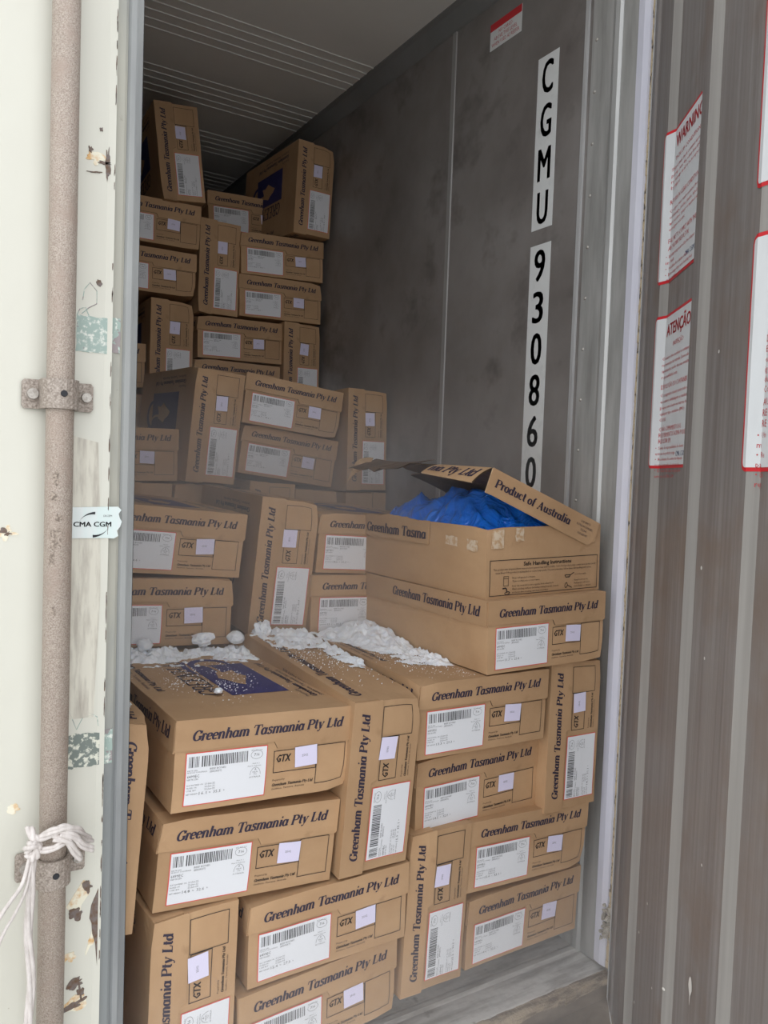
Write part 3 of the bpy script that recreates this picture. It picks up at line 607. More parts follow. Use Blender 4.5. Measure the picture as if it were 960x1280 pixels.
# the shipping line's sticker, torn at its right end
pts = [(0.226, -0.109), (0.226, -0.0625), (0.276, -0.0612), (0.2925, -0.0610), (0.2975, -0.066), (0.2935, -0.072), (0.2955, -0.079), (0.2985, -0.084), (0.2960, -0.092), (0.2915, -0.098), (0.2935, -0.106), (0.287, -0.110), (0.276, -0.109)]
st = blob('line_sticker', 0, 0, 0, 0, M['sticker'], 1, pts=pts, y=1.2500, th=0.0008, lab='torn pale sticker with the black words CMA CGM between two arcs')
q = MB(); f = lambda u, v: (0.2265 + u, 1.2486, -0.109 + v)
putb(q, 'CMA CGM', f, 0.0015, 0.0175, 0.0074, M['black'], 0.0550, 0.00030)
for c, a0, a1, s in (((0.0315, 0.0175), 160, 88, 1), ((0.0300, 0.0235), -20, -92, -1)):
    P = []; Q = []
    for k in range(11):
        t = k / 10; a = math.radians(a0 + (a1 - a0) * t); w = 0.0003 + 0.0017 * t ** 1.5
        P.append(f(c[0] + 0.0235 * math.cos(a), c[1] + (0.0205 + w) * math.sin(a))); Q.append(f(c[0] + 0.0235 * math.cos(a), c[1] + (0.0205 - w) * math.sin(a)))
    for k in range(10): q.poly([P[k], P[k + 1], Q[k + 1], Q[k]], M['black'])
put(q, sans('SACEM', 0, 0, 1), f, 0.044, 0.0325, 0.0030, M['greyink'], width=0.013)
q.build('sticker_lettering', st)

# ================================================================== rope tied round the lower bracket
def spline(P, n=8):
    P = [Vector(p) for p in P]; out = []
    for i in range(len(P) - 1):
        p0, p1, p2, p3 = P[max(i - 1, 0)], P[i], P[i + 1], P[min(i + 2, len(P) - 1)]
        for k in range(n):
            t = k / n
            out.append(0.5 * ((2 * p1) + (p2 - p0) * t + (2 * p0 - 5 * p1 + 4 * p2 - p3) * t * t + (3 * p1 - p0 - 3 * p2 + p3) * t ** 3))
    out.append(P[-1]); return out
rope = bpy.data.objects.new('rope', None); C.objects.link(rope); rope.location = (0.17, 1.19, -0.56)
tag(rope, 'white twine knotted round the lower bracket of the locking rod, its ends hanging down', 'rope')
def strand(name, P, r, tw=0.0):
    q = MB()
    S = spline(P)
    if tw:
        for ph in (0, 2.09, 4.19):
            T = []
            for i, p in enumerate(S):
                a = i * tw * 0.45 + ph
                T.append(p + Vector((math.cos(a), 0.4 * math.sin(a), math.sin(a))) * r * 0.66)
            q.tube(T, r * 0.78, M['rope'], 7)
    else:
        q.tube(S, r, M['rope'], 8)
    q.v = [tuple(Vector(v) - rope.location) for v in q.v]
    return q.build(name, rope, smooth=True)
strand('loop', [(0.168, 1.205, -0.545), (0.180, 1.188, -0.532), (0.200, 1.180, -0.523), (0.222, 1.190, -0.528), (0.236, 1.206, -0.540)], 0.0042, 0.5)
strand('loop', [(0.170, 1.200, -0.551), (0.185, 1.180, -0.547), (0.205, 1.176, -0.541), (0.226, 1.196, -0.541)], 0.0036, 0.5)
strand('loop', [(0.172, 1.200, -0.540), (0.188, 1.182, -0.524), (0.206, 1.176, -0.517), (0.228, 1.184, -0.527), (0.244, 1.200, -0.548), (0.2525, 1.206, -0.558)], 0.0040, 0.45)
strand('loose_end', [(0.196, 1.178, -0.530), (0.214, 1.176, -0.537), (0.224, 1.180, -0.556), (0.232, 1.184, -0.570)], 0.0042, 0.3)
strand('loose_end', [(0.205, 1.176, -0.524), (0.224, 1.176, -0.534), (0.236, 1.180, -0.550), (0.250, 1.186, -0.562)], 0.0040, 0.3)
strand('knot', [(0.166, 1.200, -0.520), (0.172, 1.188, -0.530), (0.176, 1.184, -0.545), (0.170, 1.184, -0.556), (0.163, 1.190, -0.546), (0.168, 1.182, -0.536), (0.177, 1.188, -0.541)], 0.0048, 0.6)
strand('hanging_cord', [(0.170, 1.190, -0.552), (0.168, 1.186, -0.60), (0.166, 1.190, -0.66), (0.171, 1.194, -0.74), (0.169, 1.196, -0.82), (0.171, 1.198, -0.95)], 0.0048, 0.38)
strand('hanging_cord', [(0.166, 1.188, -0.556), (0.156, 1.180, -0.588), (0.140, 1.172, -0.606), (0.127, 1.168, -0.622), (0.10, 1.16, -0.665), (0.085, 1.165, -0.72)], 0.0030)
strand('hanging_cord', [(0.168, 1.186, -0.566), (0.160, 1.180, -0.600), (0.146, 1.174, -0.626), (0.130, 1.168, -0.650), (0.110, 1.160, -0.70), (0.10, 1.165, -0.76)], 0.0024)

# ================================================================== door_2: right leaf, swung open, dark ribbed lining towards us
A2 = math.radians(35.5); P0 = Vector((1.50, 1.30, 0)); DV = Vector((-math.sin(A2), -math.cos(A2), 0)); NV = Vector((-math.cos(A2), math.sin(A2), 0))
RH = 0.013
prof = [(0.0, -0.004), (0.006, 0.0), (0.030, 0.0), (0.036, -0.005), (0.095, -0.005), (0.103, 0.0), (0.145, 0.0)]
marks = ['d'] * 7
for k in range(5):
    b0 = 0.145 + 0.262 * k
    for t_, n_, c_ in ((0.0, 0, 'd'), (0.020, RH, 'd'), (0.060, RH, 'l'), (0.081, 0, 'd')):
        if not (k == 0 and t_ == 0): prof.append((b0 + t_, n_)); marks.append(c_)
        elif k == 0: marks[-1] = 'd'
prof = [p for p in prof if p[0] < 1.24]; marks = marks[:len(prof)]
prof.append((1.245, 0)); marks.append('d')
def relief(t):
    for (a, na), (b_, nb) in zip(prof, prof[1:]):
        if a <= t <= b_: return na + (nb - na) * (t - a) / (b_ - a)
    return 0.0
def DP(t, z, off=0.0, n=None):
    p = P0 + DV * t + NV * ((relief(t) if n is None else n) + off)
    return (p.x, p.y, z)
q = MB(); ztop = ZC + 0.05
zb = lambda t: -1.262 - min(t, 0.14) * 0.55
for i, ((a, na), (b_, nb)) in enumerate(zip(prof, prof[1:])):
    mm = M['lightrib'] if marks[i] == 'l' else M['darkdoor']  # flanks facing outdoors get the paler tone that paints in sky light
    q.poly([DP(a, zb(a), n=na), DP(b_, zb(b_), n=nb), DP(b_, ztop, n=nb), DP(a, ztop, n=na)], mm)
    q.poly([DP(a, zb(a), n=-0.07), DP(a, ztop, n=-0.07), DP(b_, ztop, n=-0.07), DP(b_, zb(b_), n=-0.07)], M['outer'])
    q.poly([DP(a, zb(a), n=na), DP(a, zb(a), n=-0.07), DP(b_, zb(b_), n=-0.07), DP(b_, zb(b_), n=nb)], M['bright'])
    q.poly([DP(a, ztop, n=na), DP(b_, ztop, n=nb), DP(b_, ztop, n=-0.07), DP(a, ztop, n=-0.07)], M['bright'])
q.poly([DP(0, zb(0), n=0), DP(0, ztop, n=0), DP(0, ztop, n=-0.07), DP(0, zb(0), n=-0.07)], M['bright'])
q.poly([DP(1.245, zb(1.2), n=0), DP(1.245, ztop, n=0), DP(1.245, ztop, n=-0.07), DP(1.245, zb(1.2), n=-0.07)], M['bright'])
d2 = tag(q.build('door_2'), kind='structure')
q = MB()
q.tube([DP(-0.0005, z, 0, 0.0) for z in (ztop, 0.5, 0, -0.6, -1.262)] + [DP(t, zb(t), 0, 0.0) for t in (0.03, 0.07, 0.11, 0.14)], 0.0014, M['bright'], 6)
q.build('edge_trim', d2)
# thin protruding scratches, flecks, one long drip of white paint
for k, (t, z, r) in enumerate(((0.576, -0.857, 0.006), (0.30, -0.86, 0.002), (0.36, -1.0, 0.0016), (0.25, -0.95, 0.0018), (0.47, -0.93, 0.002), (0.66, -0.52, 0.002), (0.52, -0.14, 0.0026), (0.56, -0.29, 0.002), (0.24, -1.11, 0.002), (0.60, -0.63, 0.0018), (0.55, 0.23, 0.0022), (0.41, -1.02, 0.002))):
    P = []
    for i in range(14):
        a = 2 * math.pi * i / 14
        zz = math.sin(a) * r * (3.2 if k == 0 else 1.4)
        if k == 0 and zz < 0: zz *= 1.6
        P.append(DP(t + math.cos(a) * r * (1.5 if not (k == 0 and zz < -0.01) else 0.35), z + zz, 0.0008))
    q = MB(); q.poly(P, M['paintblob']); q.v += []
    q.build('paint_fleck', d2)

def door_label(name, t0, t1, z0, z1, label, lines, corner=0.012, titlew=None):
    br = sorted({t0, t1} | {p[0] for p in prof if t0 < p[0] < t1})
    def plate(q, a0, a1, b0, b1, off, m, cr):
        bs = sorted({a0, a1, a0 + cr * 0.3, a0 + cr, a1 - cr, a1 - cr * 0.3} | {p for p in br if a0 < p < a1})
        for s, e_ in zip(bs, bs[1:]):
            def inset(t):
                d = min(t - a0, a1 - t)
                return 0 if d >= cr else cr - math.sqrt(max(0, cr * cr - (cr - d) ** 2))
            q.poly([DP(s, b0 + inset(s), off), DP(e_, b0 + inset(e_), off), DP(e_, b1 - inset(e_), off), DP(s, b1 - inset(s), off)], m)
    q = MB(); plate(q, t0, t1, z0, z1, 0.0010, M['wred'], corner); plate(q, t0 + 0.006, t1 - 0.006, z0 + 0.006, z1 - 0.006, 0.0016, M['vinyl'], corner * 0.6)
    lb = q.build(name, d2); lb['label'] = label
    q = MB()
    for txt, tt, zz, hh, ww, mm in lines:
        (putb(q, txt, lambda u, v: DP(u, v, 0.0022), tt, zz, hh, M[mm], ww, 0.0009) if hh > 0.012 else put(q, sans(txt), lambda u, v: DP(u, v, 0.0022), tt, zz, hh, M[mm], width=ww))
    if q.v: q.build('sign_lettering', lb)
    return lb
T0 = 0.222
def swoosh(): return []
L1 = [('WARNING', 0.236, 0.694, 0.026, 0.166, 'wred'), ('PICK-UP CONDITION', 0.240, 0.668, 0.0085, 0.150, 'wredt')]
z = 0.652
for txt in ('Shipper must check container upon', 'pick-up: clean, dry, odour free and', 'no damage at all to be accepted'): L1.append((txt, 0.222, z, 0.0068, 0.168, 'wredt')); z -= 0.0125
L1.append(('by shipper', 0.222, z, 0.0068, 0.052, 'wredt')); z -= 0.031
L1.append(('RETURN IN CLEAN CONDITION', 0.222, z, 0.0095, 0.170, 'wredt')); z -= 0.0165
for txt, w_ in (('Consignee must return container free', 0.17), ('of dunnage, marks, stains, labels', 0.17), ('and residues, swept or washed at', 0.17), ('consignee account', 0.095)): L1.append((txt, 0.222, z, 0.0068, w_, 'wredt')); z -= 0.0125
z -= 0.013
for txt, w_ in (('FAILURE TO COMPLY WITH THE', 0.17), ('ABOVE MAY RESULT IN:', 0.128)): L1.append((txt, 0.222, z, 0.0095, w_, 'wredt')); z -= 0.015
for txt, w_ in (('• Liability being incurred by the shipper', 0.168), ('  in full', 0.04), ('• Penalties for claims costs', 0.13), ('• Extra usage days and cleaning fees', 0.16), ('  CMA CGM conditions', 0.11)): L1.append((txt, 0.218, z, 0.0066, w_, 'wredt')); z -= 0.0125
L1.append(('CMA CGM', 0.330, 0.448, 0.010, 0.058, 'navyt'))
door_label('warning_sign', 0.188, 0.402, 0.423, 0.738, 'red-bordered white notice headed WARNING', L1)
L2 = [('ATENÇÃO', 0.236, 0.309, 0.025, 0.156, 'wred'), ('INSPEÇÃO', 0.284, 0.284, 0.0095, 0.068, 'wredt')]
z = 0.262
for txt, w_ in (('O usuário deve verificar o container', 0.17), ('no momento da retirada. Danos não', 0.17), ('apontados serão de sua inteira', 0.17), ('responsabilidade à vista', 0.10)): L2.append((txt, 0.222, z, 0.0070, w_, 'wredt')); z -= 0.0128
z -= 0.009
L2.append(('DEVOLUÇÃO DO CONTAINER', 0.222, z, 0.0095, 0.166, 'wredt')); z -= 0.0160
for txt, w_ in (('O consignatário deverá retirar todo o', 0.17), ('escombro, embalagem e resíduo', 0.17), ('pregos, sem cheiro ou marcas de', 0.17), ('qualquer tipo, inclusive (IMO)', 0.158), ('CODES', 0.036)): L2.append((txt, 0.222, z, 0.0070, w_, 'wredt')); z -= 0.0128
z -= 0.008
for txt, w_ in (('O NÃO CUMPRIMENTO DOS', 0.142), ('REQUERIMENTOS ACIMA PODE', 0.170), ('RESULTAR EM:', 0.080)): L2.append((txt, 0.222, z, 0.0092, w_, 'wredt')); z -= 0.0125
for txt, w_ in (('• Serviço de responsabilidade do cliente', 0.17), ('   em caso de perda da carga', 0.115), ('• Recebimento dos custos de limpeza', 0.165), ('   junto à companhia de navegação', 0.150), ('• De demais dias, taxas ou pesquisa', 0.158), ('   em nome da CMA-CGM', 0.115)): L2.append((txt, 0.216, z, 0.0066, w_, 'wredt')); z -= 0.0118
L2.append(('CMA CGM', 0.338, 0.060, 0.010, 0.058, 'navyt'))
door_label('warning_sign', 0.188, 0.402, 0.037, 0.356, 'red-bordered white notice headed ATENÇÃO', L2)
L3 = []
z = 0.262
for txt in ('Le', 'en', 'rés'): L3.append((txt, 0.752, z, 0.0085, None, 'wredt')); z -= 0.014
z -= 0.008
for txt, h_ in (('DE', 0.010), ('En', 0.0095), ('en', 0.0095), ('ig', 0.0095), ('du', 0.0095), ('Co', 0.0095)): L3.append((txt, 0.750, z, h_, None, 'wredt')); z -= 0.0145
z -= 0.004
for txt in ('AU', 'RE', 'RE'): L3.append((txt, 0.750, z, 0.0105, None, 'wredt')); z -= 0.0155
for txt in ('• Un', '   m', '• Re', '   pa', '• En', '   rep'): L3.append((txt, 0.744, z, 0.0085, None, 'wredt')); z -= 0.0142
door_label('warning_sign', 0.712, 0.925, 0.026, 0.372, 'large red-bordered white notice cut off by the right picture edge', L3)
door_label('warning_sign', 0.712, 0.925, 0.438, 0.765, 'red-bordered white notice above the one cut off at the right edge', [])

# ================================================================== cartons
W, H, D = 0.36, 0.1637, 0.535
HW, HH = W / 2, H / 2
def bend(seed, amp=1.0):
    """gentle cardboard deformation, the same for everything on one carton"""
    r = random.Random(seed)
    s1, s2, s3 = r.uniform(0.3, 1.0), r.uniform(0.2, 1.0), r.uniform(-1, 1)
    cx, cz = r.choice((-HW, HW)), r.choice((-HH, HH)); cr = r.uniform(0.004, 0.011)
    def fn(x, y, z):
        a = math.cos(math.pi * max(-0.5, min(0.5, x / W))); b_ = math.cos(math.pi * max(-0.5, min(0.5, z / H))); c = math.sin(math.pi * max(0, min(1, y / D)))
        dy = -0.0035 * s1 * a * b_ * (1 - y / D) + 0.0012 * noise.noise((x * 14 + seed, z * 14, seed))
        dz = -0.006 * s2 * a * c * (1 if z > 0 else 0.15) + 0.0012 * noise.noise((x * 11, y * 11 + seed, 4))
        dx = (0.003 * s3 * b_ * c if x < 0 else 0) + 0.001 * noise.noise((z * 13 + seed, y * 9, 7))
        q = math.exp(-((x - cx) ** 2 + y * y + (z - cz) ** 2) / (2 * 0.022 ** 2))
        return (x + amp * dx - (math.copysign(cr, cx) * q * 0.8), y + amp * dy + cr * 0.7 * q, z + amp * dz - math.copysign(cr, cz) * q * 0.8)
    return fn
ff = lambda off: (lambda u, v: (-HW + u, -off, HH - v))       # front face: u from left, v from top (downwards)
def ffu(off, m=None): return lambda u, v: (-HW + u, -off, -HH + v)   # front face with v upwards from the bottom

def tray_mesh(fn):
    q = MB(); q.gridbox(-HW + 0.003, HW - 0.003, 0.0, D, -HH, HH - 0.004, M['card']); return q.warp(fn).mesh('tray')
def lid_mesh(fn):
    q = MB(); t = 0.0032
    q.gridbox(-HW, HW, -t, D + t, HH - t, HH, M['card'])
    L0, L1_ = H * 0.335, H * 0.415
    us = [0, 0.005] + [0.0225 * k for k in range(1, 9)] + [0.190, 0.197, 0.2025] + [0.2250 + 0.0225 * k for k in range(6)] + [0.357, W]
    us = sorted(us)
    def low(u):
        if u < 0.004: return L0 * 1.0
        if u <= 0.190: return L0
        if u <= 0.197: return L0 + (L1_ - L0) * (u - 0.190) / 0.007
        if u > 0.357: return L1_ - 0.003
        return L1_
    for a, b_ in zip(us, us[1:]):
        la, lb = low(a), low(b_)
        for k in range(3):
            q.poly([(-HW + a, -t, HH - la * (k + 1) / 3), (-HW + b_, -t, HH - lb * (k + 1) / 3), (-HW + b_, -t, HH - lb * k / 3), (-HW + a, -t, HH - la * k / 3)], M['card'])
        q.poly([(-HW + a, -t, HH - la), (-HW + a, -0.0002, HH - la), (-HW + b_, -0.0002, HH - lb), (-HW + b_, -t, HH - lb)], M['cardshade'])  # dark lip painted in as the shadow line below the flap
    q.gridbox(-HW - 0.0005, -HW + t, 0.002, D, HH - H * 0.36, HH - 0.0005, M['card'])
    q.gridbox(HW - t, HW + 0.0005, 0.002, D, HH - H * 0.36, HH - 0.0005, M['card'])
    q.gridbox(-HW, HW, D, D + t, HH - H * 0.36, HH - 0.0005, M['card'])
    return q.warp(fn).mesh('lid')
TXT = serif('Greenham Tasmania Pty Ltd')
TXU = serif('Greenham Tasmania Pty Ltd', 0.05)
def frame(q, f, u0, u1, v0, v1, w, m):
    for a in ((u0, u1, v0, v0 + w), (u0, u1, v1 - w, v1), (u0, u0 + w, v0, v1), (u1 - w, u1, v0, v1)):
        hor = abs(a[1] - a[0]) > abs(a[3] - a[2]); L_ = abs(a[1] - a[0]) if hor else abs(a[3] - a[2]); k_ = max(1, int(L_ / 0.012))
        for i in range(k_):
            t0, t1 = i / k_, (i + 1) / k_
            b = (a[0] + (a[1] - a[0]) * t0, a[0] + (a[1] - a[0]) * t1, a[2], a[3]) if hor else (a[0], a[1], a[2] + (a[3] - a[2]) * t0, a[2] + (a[3] - a[2]) * t1)
            q.poly([f(b[0], b[2]), f(b[1], b[2]), f(b[1], b[3]), f(b[0], b[3])], m)
def end_print(fn):
    q = MB(); put(q, TXT, ffu(0.0038), 0.030, H * 0.768, 0.0178, M['ink'], width=0.306); return q.warp(fn).mesh('end_lettering')
def side_print(fn):
    q = MB(); put(q, TXT, lambda u, v: (-HW - 0.0012, D - u, HH - H * 0.315 + v), 0.140, 0.013, 0.0225, M['ink'], width=0.372); return q.warp(fn).mesh('side_lettering')
def side_print2(fn):
    q = MB(); put(q, TXT, lambda u, v: (HW + 0.0012, u, HH - H * 0.315 + v), 0.030, 0.013, 0.0225, M['ink'], width=0.372); return q.warp(fn).mesh('side_lettering')
ISLAND = [(0.30, 0.010), (0.335, 0.018), (0.33, 0.036), (0.345, 0.060), (0.315, 0.058), (0.285, 0.070), (0.245, 0.052), (0.215, 0.040), (0.232, 0.026), (0.262, 0.016), (0.28, 0.004)]
def top_print(fn):
    q = MB(); T = HH + 0.0008
    P = lambda s, x, o=0.0: (x, s, T + o)
    q.faces([P(0.14 + 0.13 * i, -0.020 + 0.0418 * j) for j in range(4) for i in range(3)], [(j * 3 + i, j * 3 + i + 1, j * 3 + i + 4, j * 3 + i + 3) for j in range(3) for i in range(2)], M['inkb'])
    c = (sum(p[0] for p in ISLAND) / len(ISLAND), sum(p[1] for p in ISLAND) / len(ISLAND))
    n_ = len(ISLAND); q.faces([P(s, x, 0.0006) for s, x in ISLAND] + [P(*c, 0.0006)], [(i, (i + 1) % n_, n_) for i in range(n_)], M['card'])
    def ring(cs, cx, rs, rx, a0, a1, w, m, o):
        A = []
        for k in range(15):
            a = math.radians(a0 + (a1 - a0) * k / 14); ww = w * math.sin(math.pi * (k + 1.2) / 16.5)
            A.append((P(cs + (rs + ww) * math.cos(a), cx + (rx + ww) * math.sin(a), o), P(cs + (rs - ww) * math.cos(a), cx + (rx - ww) * math.sin(a), o)))
        for a, b_ in zip(A, A[1:]): q.poly([a[0], b_[0], b_[1], a[1]], m)
    ring(0.395, 0.030, 0.050, 0.045, -150, 120, 0.009, M['inkb'], 0.0004)
    ring(0.345, 0.005, 0.055, 0.022, -20, 160, 0.004, M['card'], 0.0010)
    ring(0.375, -0.018, 0.060, 0.016, -170, 40, 0.007, M['inkb'], 0.0004)
    put(q, serif('GREENHAM', 0.1, 0.26), lambda u, v: (-0.030 - v, 0.150 + u, T), 0, 0, 0.046, M['ink'], width=0.33)
    put(q, TXU, lambda u, v: (-0.150 + v, 0.50 - u, T), 0, 0, 0.0135, M['ink'], width=0.30)
    put(q, sans('Smithton, Tasmania, Australia'), lambda u, v: (-0.166 + v, 0.50 - u, T), 0.1, 0, 0.009, M['ink'], width=0.18)
    put(q, sans('Prepared by'), lambda u, v: (0.126 - v, 0.085 + u, T), 0, 0, 0.009, M['ink'])
    put(q, TXU, lambda u, v: (0.144 - v, 0.085 + u, T), 0, 0, 0.0125, M['ink'], width=0.30)
    put(q, sans('Smithton, Tasmania, Australia'), lambda u, v: (0.158 - v, 0.085 + u, T), 0, 0, 0.009, M['ink'], width=0.23)
    return q.warp(fn).mesh('top_print')
def tray_print(fn):
    q = MB(); f = ff(0.0011); w = 0.0013
    frame(q, f, 0.191, 0.281, H * 0.445, H * 0.70, w, M['inkk'])
    frame(q, f, 0.281, 0.345, H * 0.43, H * 0.89, w, M['inkk'])
    putb(q, 'GTX', ffu(0.0011), 0.197, H * (1 - 0.58), 0.0140, M['inkk'], 0.031, 0.0006, 'l', 0.25, 1)
    put(q, sans('Prepared by', 0, 0.25), ffu(0.0011), 0.191, H * (1 - 0.795), 0.0038, M['inkk'], width=0.026)
    put(q, TXT, ffu(0.0011), 0.191, H * (1 - 0.855), 0.0052, M['inkk'], width=0.086)
    put(q, sans('Smithton, Tasmania, Australia', 0, 0.25), ffu(0.0011), 0.191, H * (1 - 0.895), 0.0034, M['inkk'], width=0.068)
    return q.warp(fn).mesh('printed_frame')
LW, LH = 0.155, 0.0945
lab_o = (0.024, H * 0.362)   # top-left of the label on the end
def lab_f(off): return lambda u, v: (-HW + lab_o[0] + u, -off, HH - lab_o[1] - v)
def lab_fu(off): return lambda u, v: (-HW + lab_o[0] + u, -off, HH - lab_o[1] - LH + v)
def label_mesh(fn):
    q = MB()
    def plate(off, i, m, nx=7, ny=4):
        f = lab_f(off)
        vs = [f(i + (LW - 2 * i) * a / nx, i + (LH - 2 * i) * b_ / ny) for b_ in range(ny + 1) for a in range(nx + 1)]
        q.faces(vs, [(b_ * (nx + 1) + a, (b_ + 1) * (nx + 1) + a, (b_ + 1) * (nx + 1) + a + 1, b_ * (nx + 1) + a + 1) for b_ in range(ny) for a in range(nx)], m)
    plate(0.0012, 0, M['red']); plate(0.0016, 0.0017, M['label'])
    return q.warp(fn).mesh('shipping_label')
def barcode_mesh(fn):
    q = MB(); f = lab_f(0.0020); r = random.Random(3); x = 0.006
    while x < 0.116:
        w_ = r.choice((0.0008, 0.0010, 0.0015, 0.0022))
        q.poly([f(x, 0.007), f(x + w_, 0.007), f(x + w_, 0.0265), f(x, 0.0265)], M['bar'])
        x += w_ + r.choice((0.0010, 0.0012, 0.0019))
        if abs(x - 0.026) < 0.0012 : x += 0.004
    return q.warp(fn).mesh('barcode')
def label_text(fn):
    q = MB(); f = lab_fu(0.0020); g = M['greyink']
    def T(s, u, v, h, w=None, m=g, b=0.0): put(q, sans(s), f, u, v, h, m, width=w)
    T('KEEP FROZEN', 0.004, 0.0615, 0.0022, 0.018); T('PRODUCT OF AUSTRALIA', 0.004, 0.0580, 0.0024, 0.036)
    T('BEEF BONES', 0.045, 0.0615, 0.0034, 0.030); T('(BRISKET)', 0.045, 0.0565, 0.0032, 0.022)
    T('6499EC', 0.004, 0.0500, 0.0048, 0.022, M['bar'], 0.02); T('KEEP FROZEN', 0.004, 0.0455, 0.0026, 0.020)
    for i, (a, b_) in enumerate((('SLAUGHTERED ON', '21-Jun-22'), ('PACKED ON', '22-Jun-22'), ('USE BY', '22-Jun-24'))):
        T(a, 0.004, 0.0355 - 0.0048 * i, 0.0025, 0.030 if i == 0 else 0.018); T(b_, 0.037, 0.0355 - 0.0048 * i, 0.0030, 0.019)
    T('NET WEIGHT', 0.004, 0.0195, 0.0026, 0.021); T('kg', 0.046, 0.0200, 0.0026); T('lb', 0.073, 0.0200, 0.0026)
    T('EST. NO. 716', 0.123, 0.0860, 0.0024, 0.021); T('716', 0.1285, 0.0765, 0.0052, 0.0105, M['bar'], 0.02)
    T('HALAL No. 2', 0.126, 0.0620, 0.0020, 0.014); T('Made for Indonesia', 0.117, 0.0575, 0.0024, 0.026)
    T('AUSTRALIA', 0.121, 0.0365, 0.0028, 0.022)
    def ringp(cx, cy, rx, ry, a0, a1, w=0.0003):
        P = [(f(cx + (rx + w) * math.cos(a), cy + (ry + w) * math.sin(a)), f(cx + (rx - w) * math.cos(a), cy + (ry - w) * math.sin(a))) for a in [math.radians(a0 + (a1 - a0) * k / 18) for k in range(19)]]
        for a, b_ in zip(P, P[1:]): q.poly([a[0], b_[0], b_[1], a[1]], g)
    ringp(0.1337, 0.0790, 0.0115, 0.0078, 0, 360); ringp(0.1325, 0.0420, 0.0100, 0.0135, 0, 180)
    for k, (a, h_) in enumerate((('A', 0.004), ('HALAL', 0.0026), ('716', 0.0030))):
        put(q, sans(a), f, 0.1325, 0.0500 - 0.0042 * k, h_, g, align='c')
    return q.warp(fn).mesh('label_lettering')
SW, SH = 0.0465, 0.0385
st_o = (0.234, H * 0.425)
def sticker_mesh(fn):
    q = MB(); f = lambda u, v: (-HW + st_o[0] + u, -0.0040, HH - st_o[1] - v)
    q.faces([f(SW * a / 3, SH * b_ / 3) for b_ in range(4) for a in range(4)], [(b_ * 4 + a, (b_ + 1) * 4 + a, (b_ + 1) * 4 + a + 1, b_ * 4 + a + 1) for b_ in range(3) for a in range(3)], M['lilac'])
    return q.warp(fn).mesh('lot_sticker')
def sticker_num(fn):
    q = MB(); put(q, sans('2502'), lambda u, v: (-HW + st_o[0] + u, -0.0043, HH - st_o[1] - SH + v), 0.0145, 0.019, 0.0042, M['greyink'], width=0.0125)
    return q.warp(fn).mesh('lot_number')
VAR = []
for s in range(5):
    fn = bend(s * 11 + 3)
    VAR.append(dict(fn=fn, tray=tray_mesh(fn), lid=lid_mesh(fn), end=end_print(fn), side=side_print(fn), side2=side_print2(fn), top=top_print(fn), tp=tray_print(fn),
                    lab=label_mesh(fn), bar=barcode_mesh(fn), lt=label_text(fn), stk=sticker_mesh(fn), num=sticker_num(fn)))

BASE = {'L': Matrix.Identity(3), 'S': Matrix(((0, 0, -1), (0, 1, 0), (1, 0, 0))), 'T': Matrix(((0, 0, 1), (0, 1, 0), (-1, 0, 0)))}
def rodr(w):
    v = Vector(w); a = v.length
    return Matrix.Rotation(a, 3, v) if a > 1e-9 else Matrix.Identity(3)
def carton_root(kind, pose, label, group):
    R3 = rodr(pose[:3]) @ BASE[kind]
    low = {'L': Vector((0, D / 2, -HH)), 'S': Vector((-HW, D / 2, 0)), 'T': Vector((HW, D / 2, 0))}[kind]
    root = bpy.data.objects.new('cardboard_carton', None); C.objects.link(root)
    root.empty_display_size = 0.05
    root.matrix_world = Matrix.Translation(Vector(pose[3:]) + R3 @ low) @ R3.to_4x4()
    tag(root, label, 'box', group)
    return root, Matrix.Translation(-low)
def carton(kind, pose, var, kgs, label, group, r=None, prints=True):
    V = VAR[var]; root, off = carton_root(kind, pose, label, group)
    I = Matrix.Identity(4)
    tr = link('tray', V['tray'], root, off); ld = link('lid', V['lid'], root, off)
    if not prints: return root
    rr = random.Random(hash_(label))
    link('printed_frame', V['tp'], tr, I)
    link('end_lettering', V['end'], ld, I); link('side_lettering', V['side'], ld, I); link('side_lettering', V['side2'], ld, I); link('top_print', V['top'], ld, I)
    jit = Matrix.Translation((rr.uniform(-0.002, 0.003), 0, rr.uniform(-0.003, 0.0)))
    lb = link('shipping_label', V['lab'], root, off @ jit)
    link('barcode', V['bar'], lb, I); link('label_lettering', V['lt'], lb, I)['kind'] = 'stuff'
    q = MB(); f = lab_fu(0.0022)
    put(q, sans('%.1f' % kgs), f, 0.0275, 0.0185, 0.0052, M['greyink'], width=0.0140)
    put(q, sans('%.1f' % (kgs * 2.2046)), f, 0.0540, 0.0185, 0.0052, M['greyink'], width=0.0140)
    q.warp(V['fn']); q.build('weight_figures', lb)
    a = rr.uniform(-0.07, 0.07); c = Vector((-HW + st_o[0] + SW / 2, 0, HH - st_o[1] - SH / 2))
    jit2 = Matrix.Translation((rr.uniform(-0.006, 0.002), 0, rr.uniform(-0.005, 0.002))) @ Matrix.Translation(c) @ Matrix.Rotation(a, 4, 'Y') @ Matrix.Translation(-c)
    sk = link('lot_sticker', V['stk'], root, off @ jit2)
    link('lot_number', V['num'], sk, I)
    return root
def hash_(s):
    h = 7
    for ch in s: h = (h * 131 + ord(ch)) % 1000003
    return h

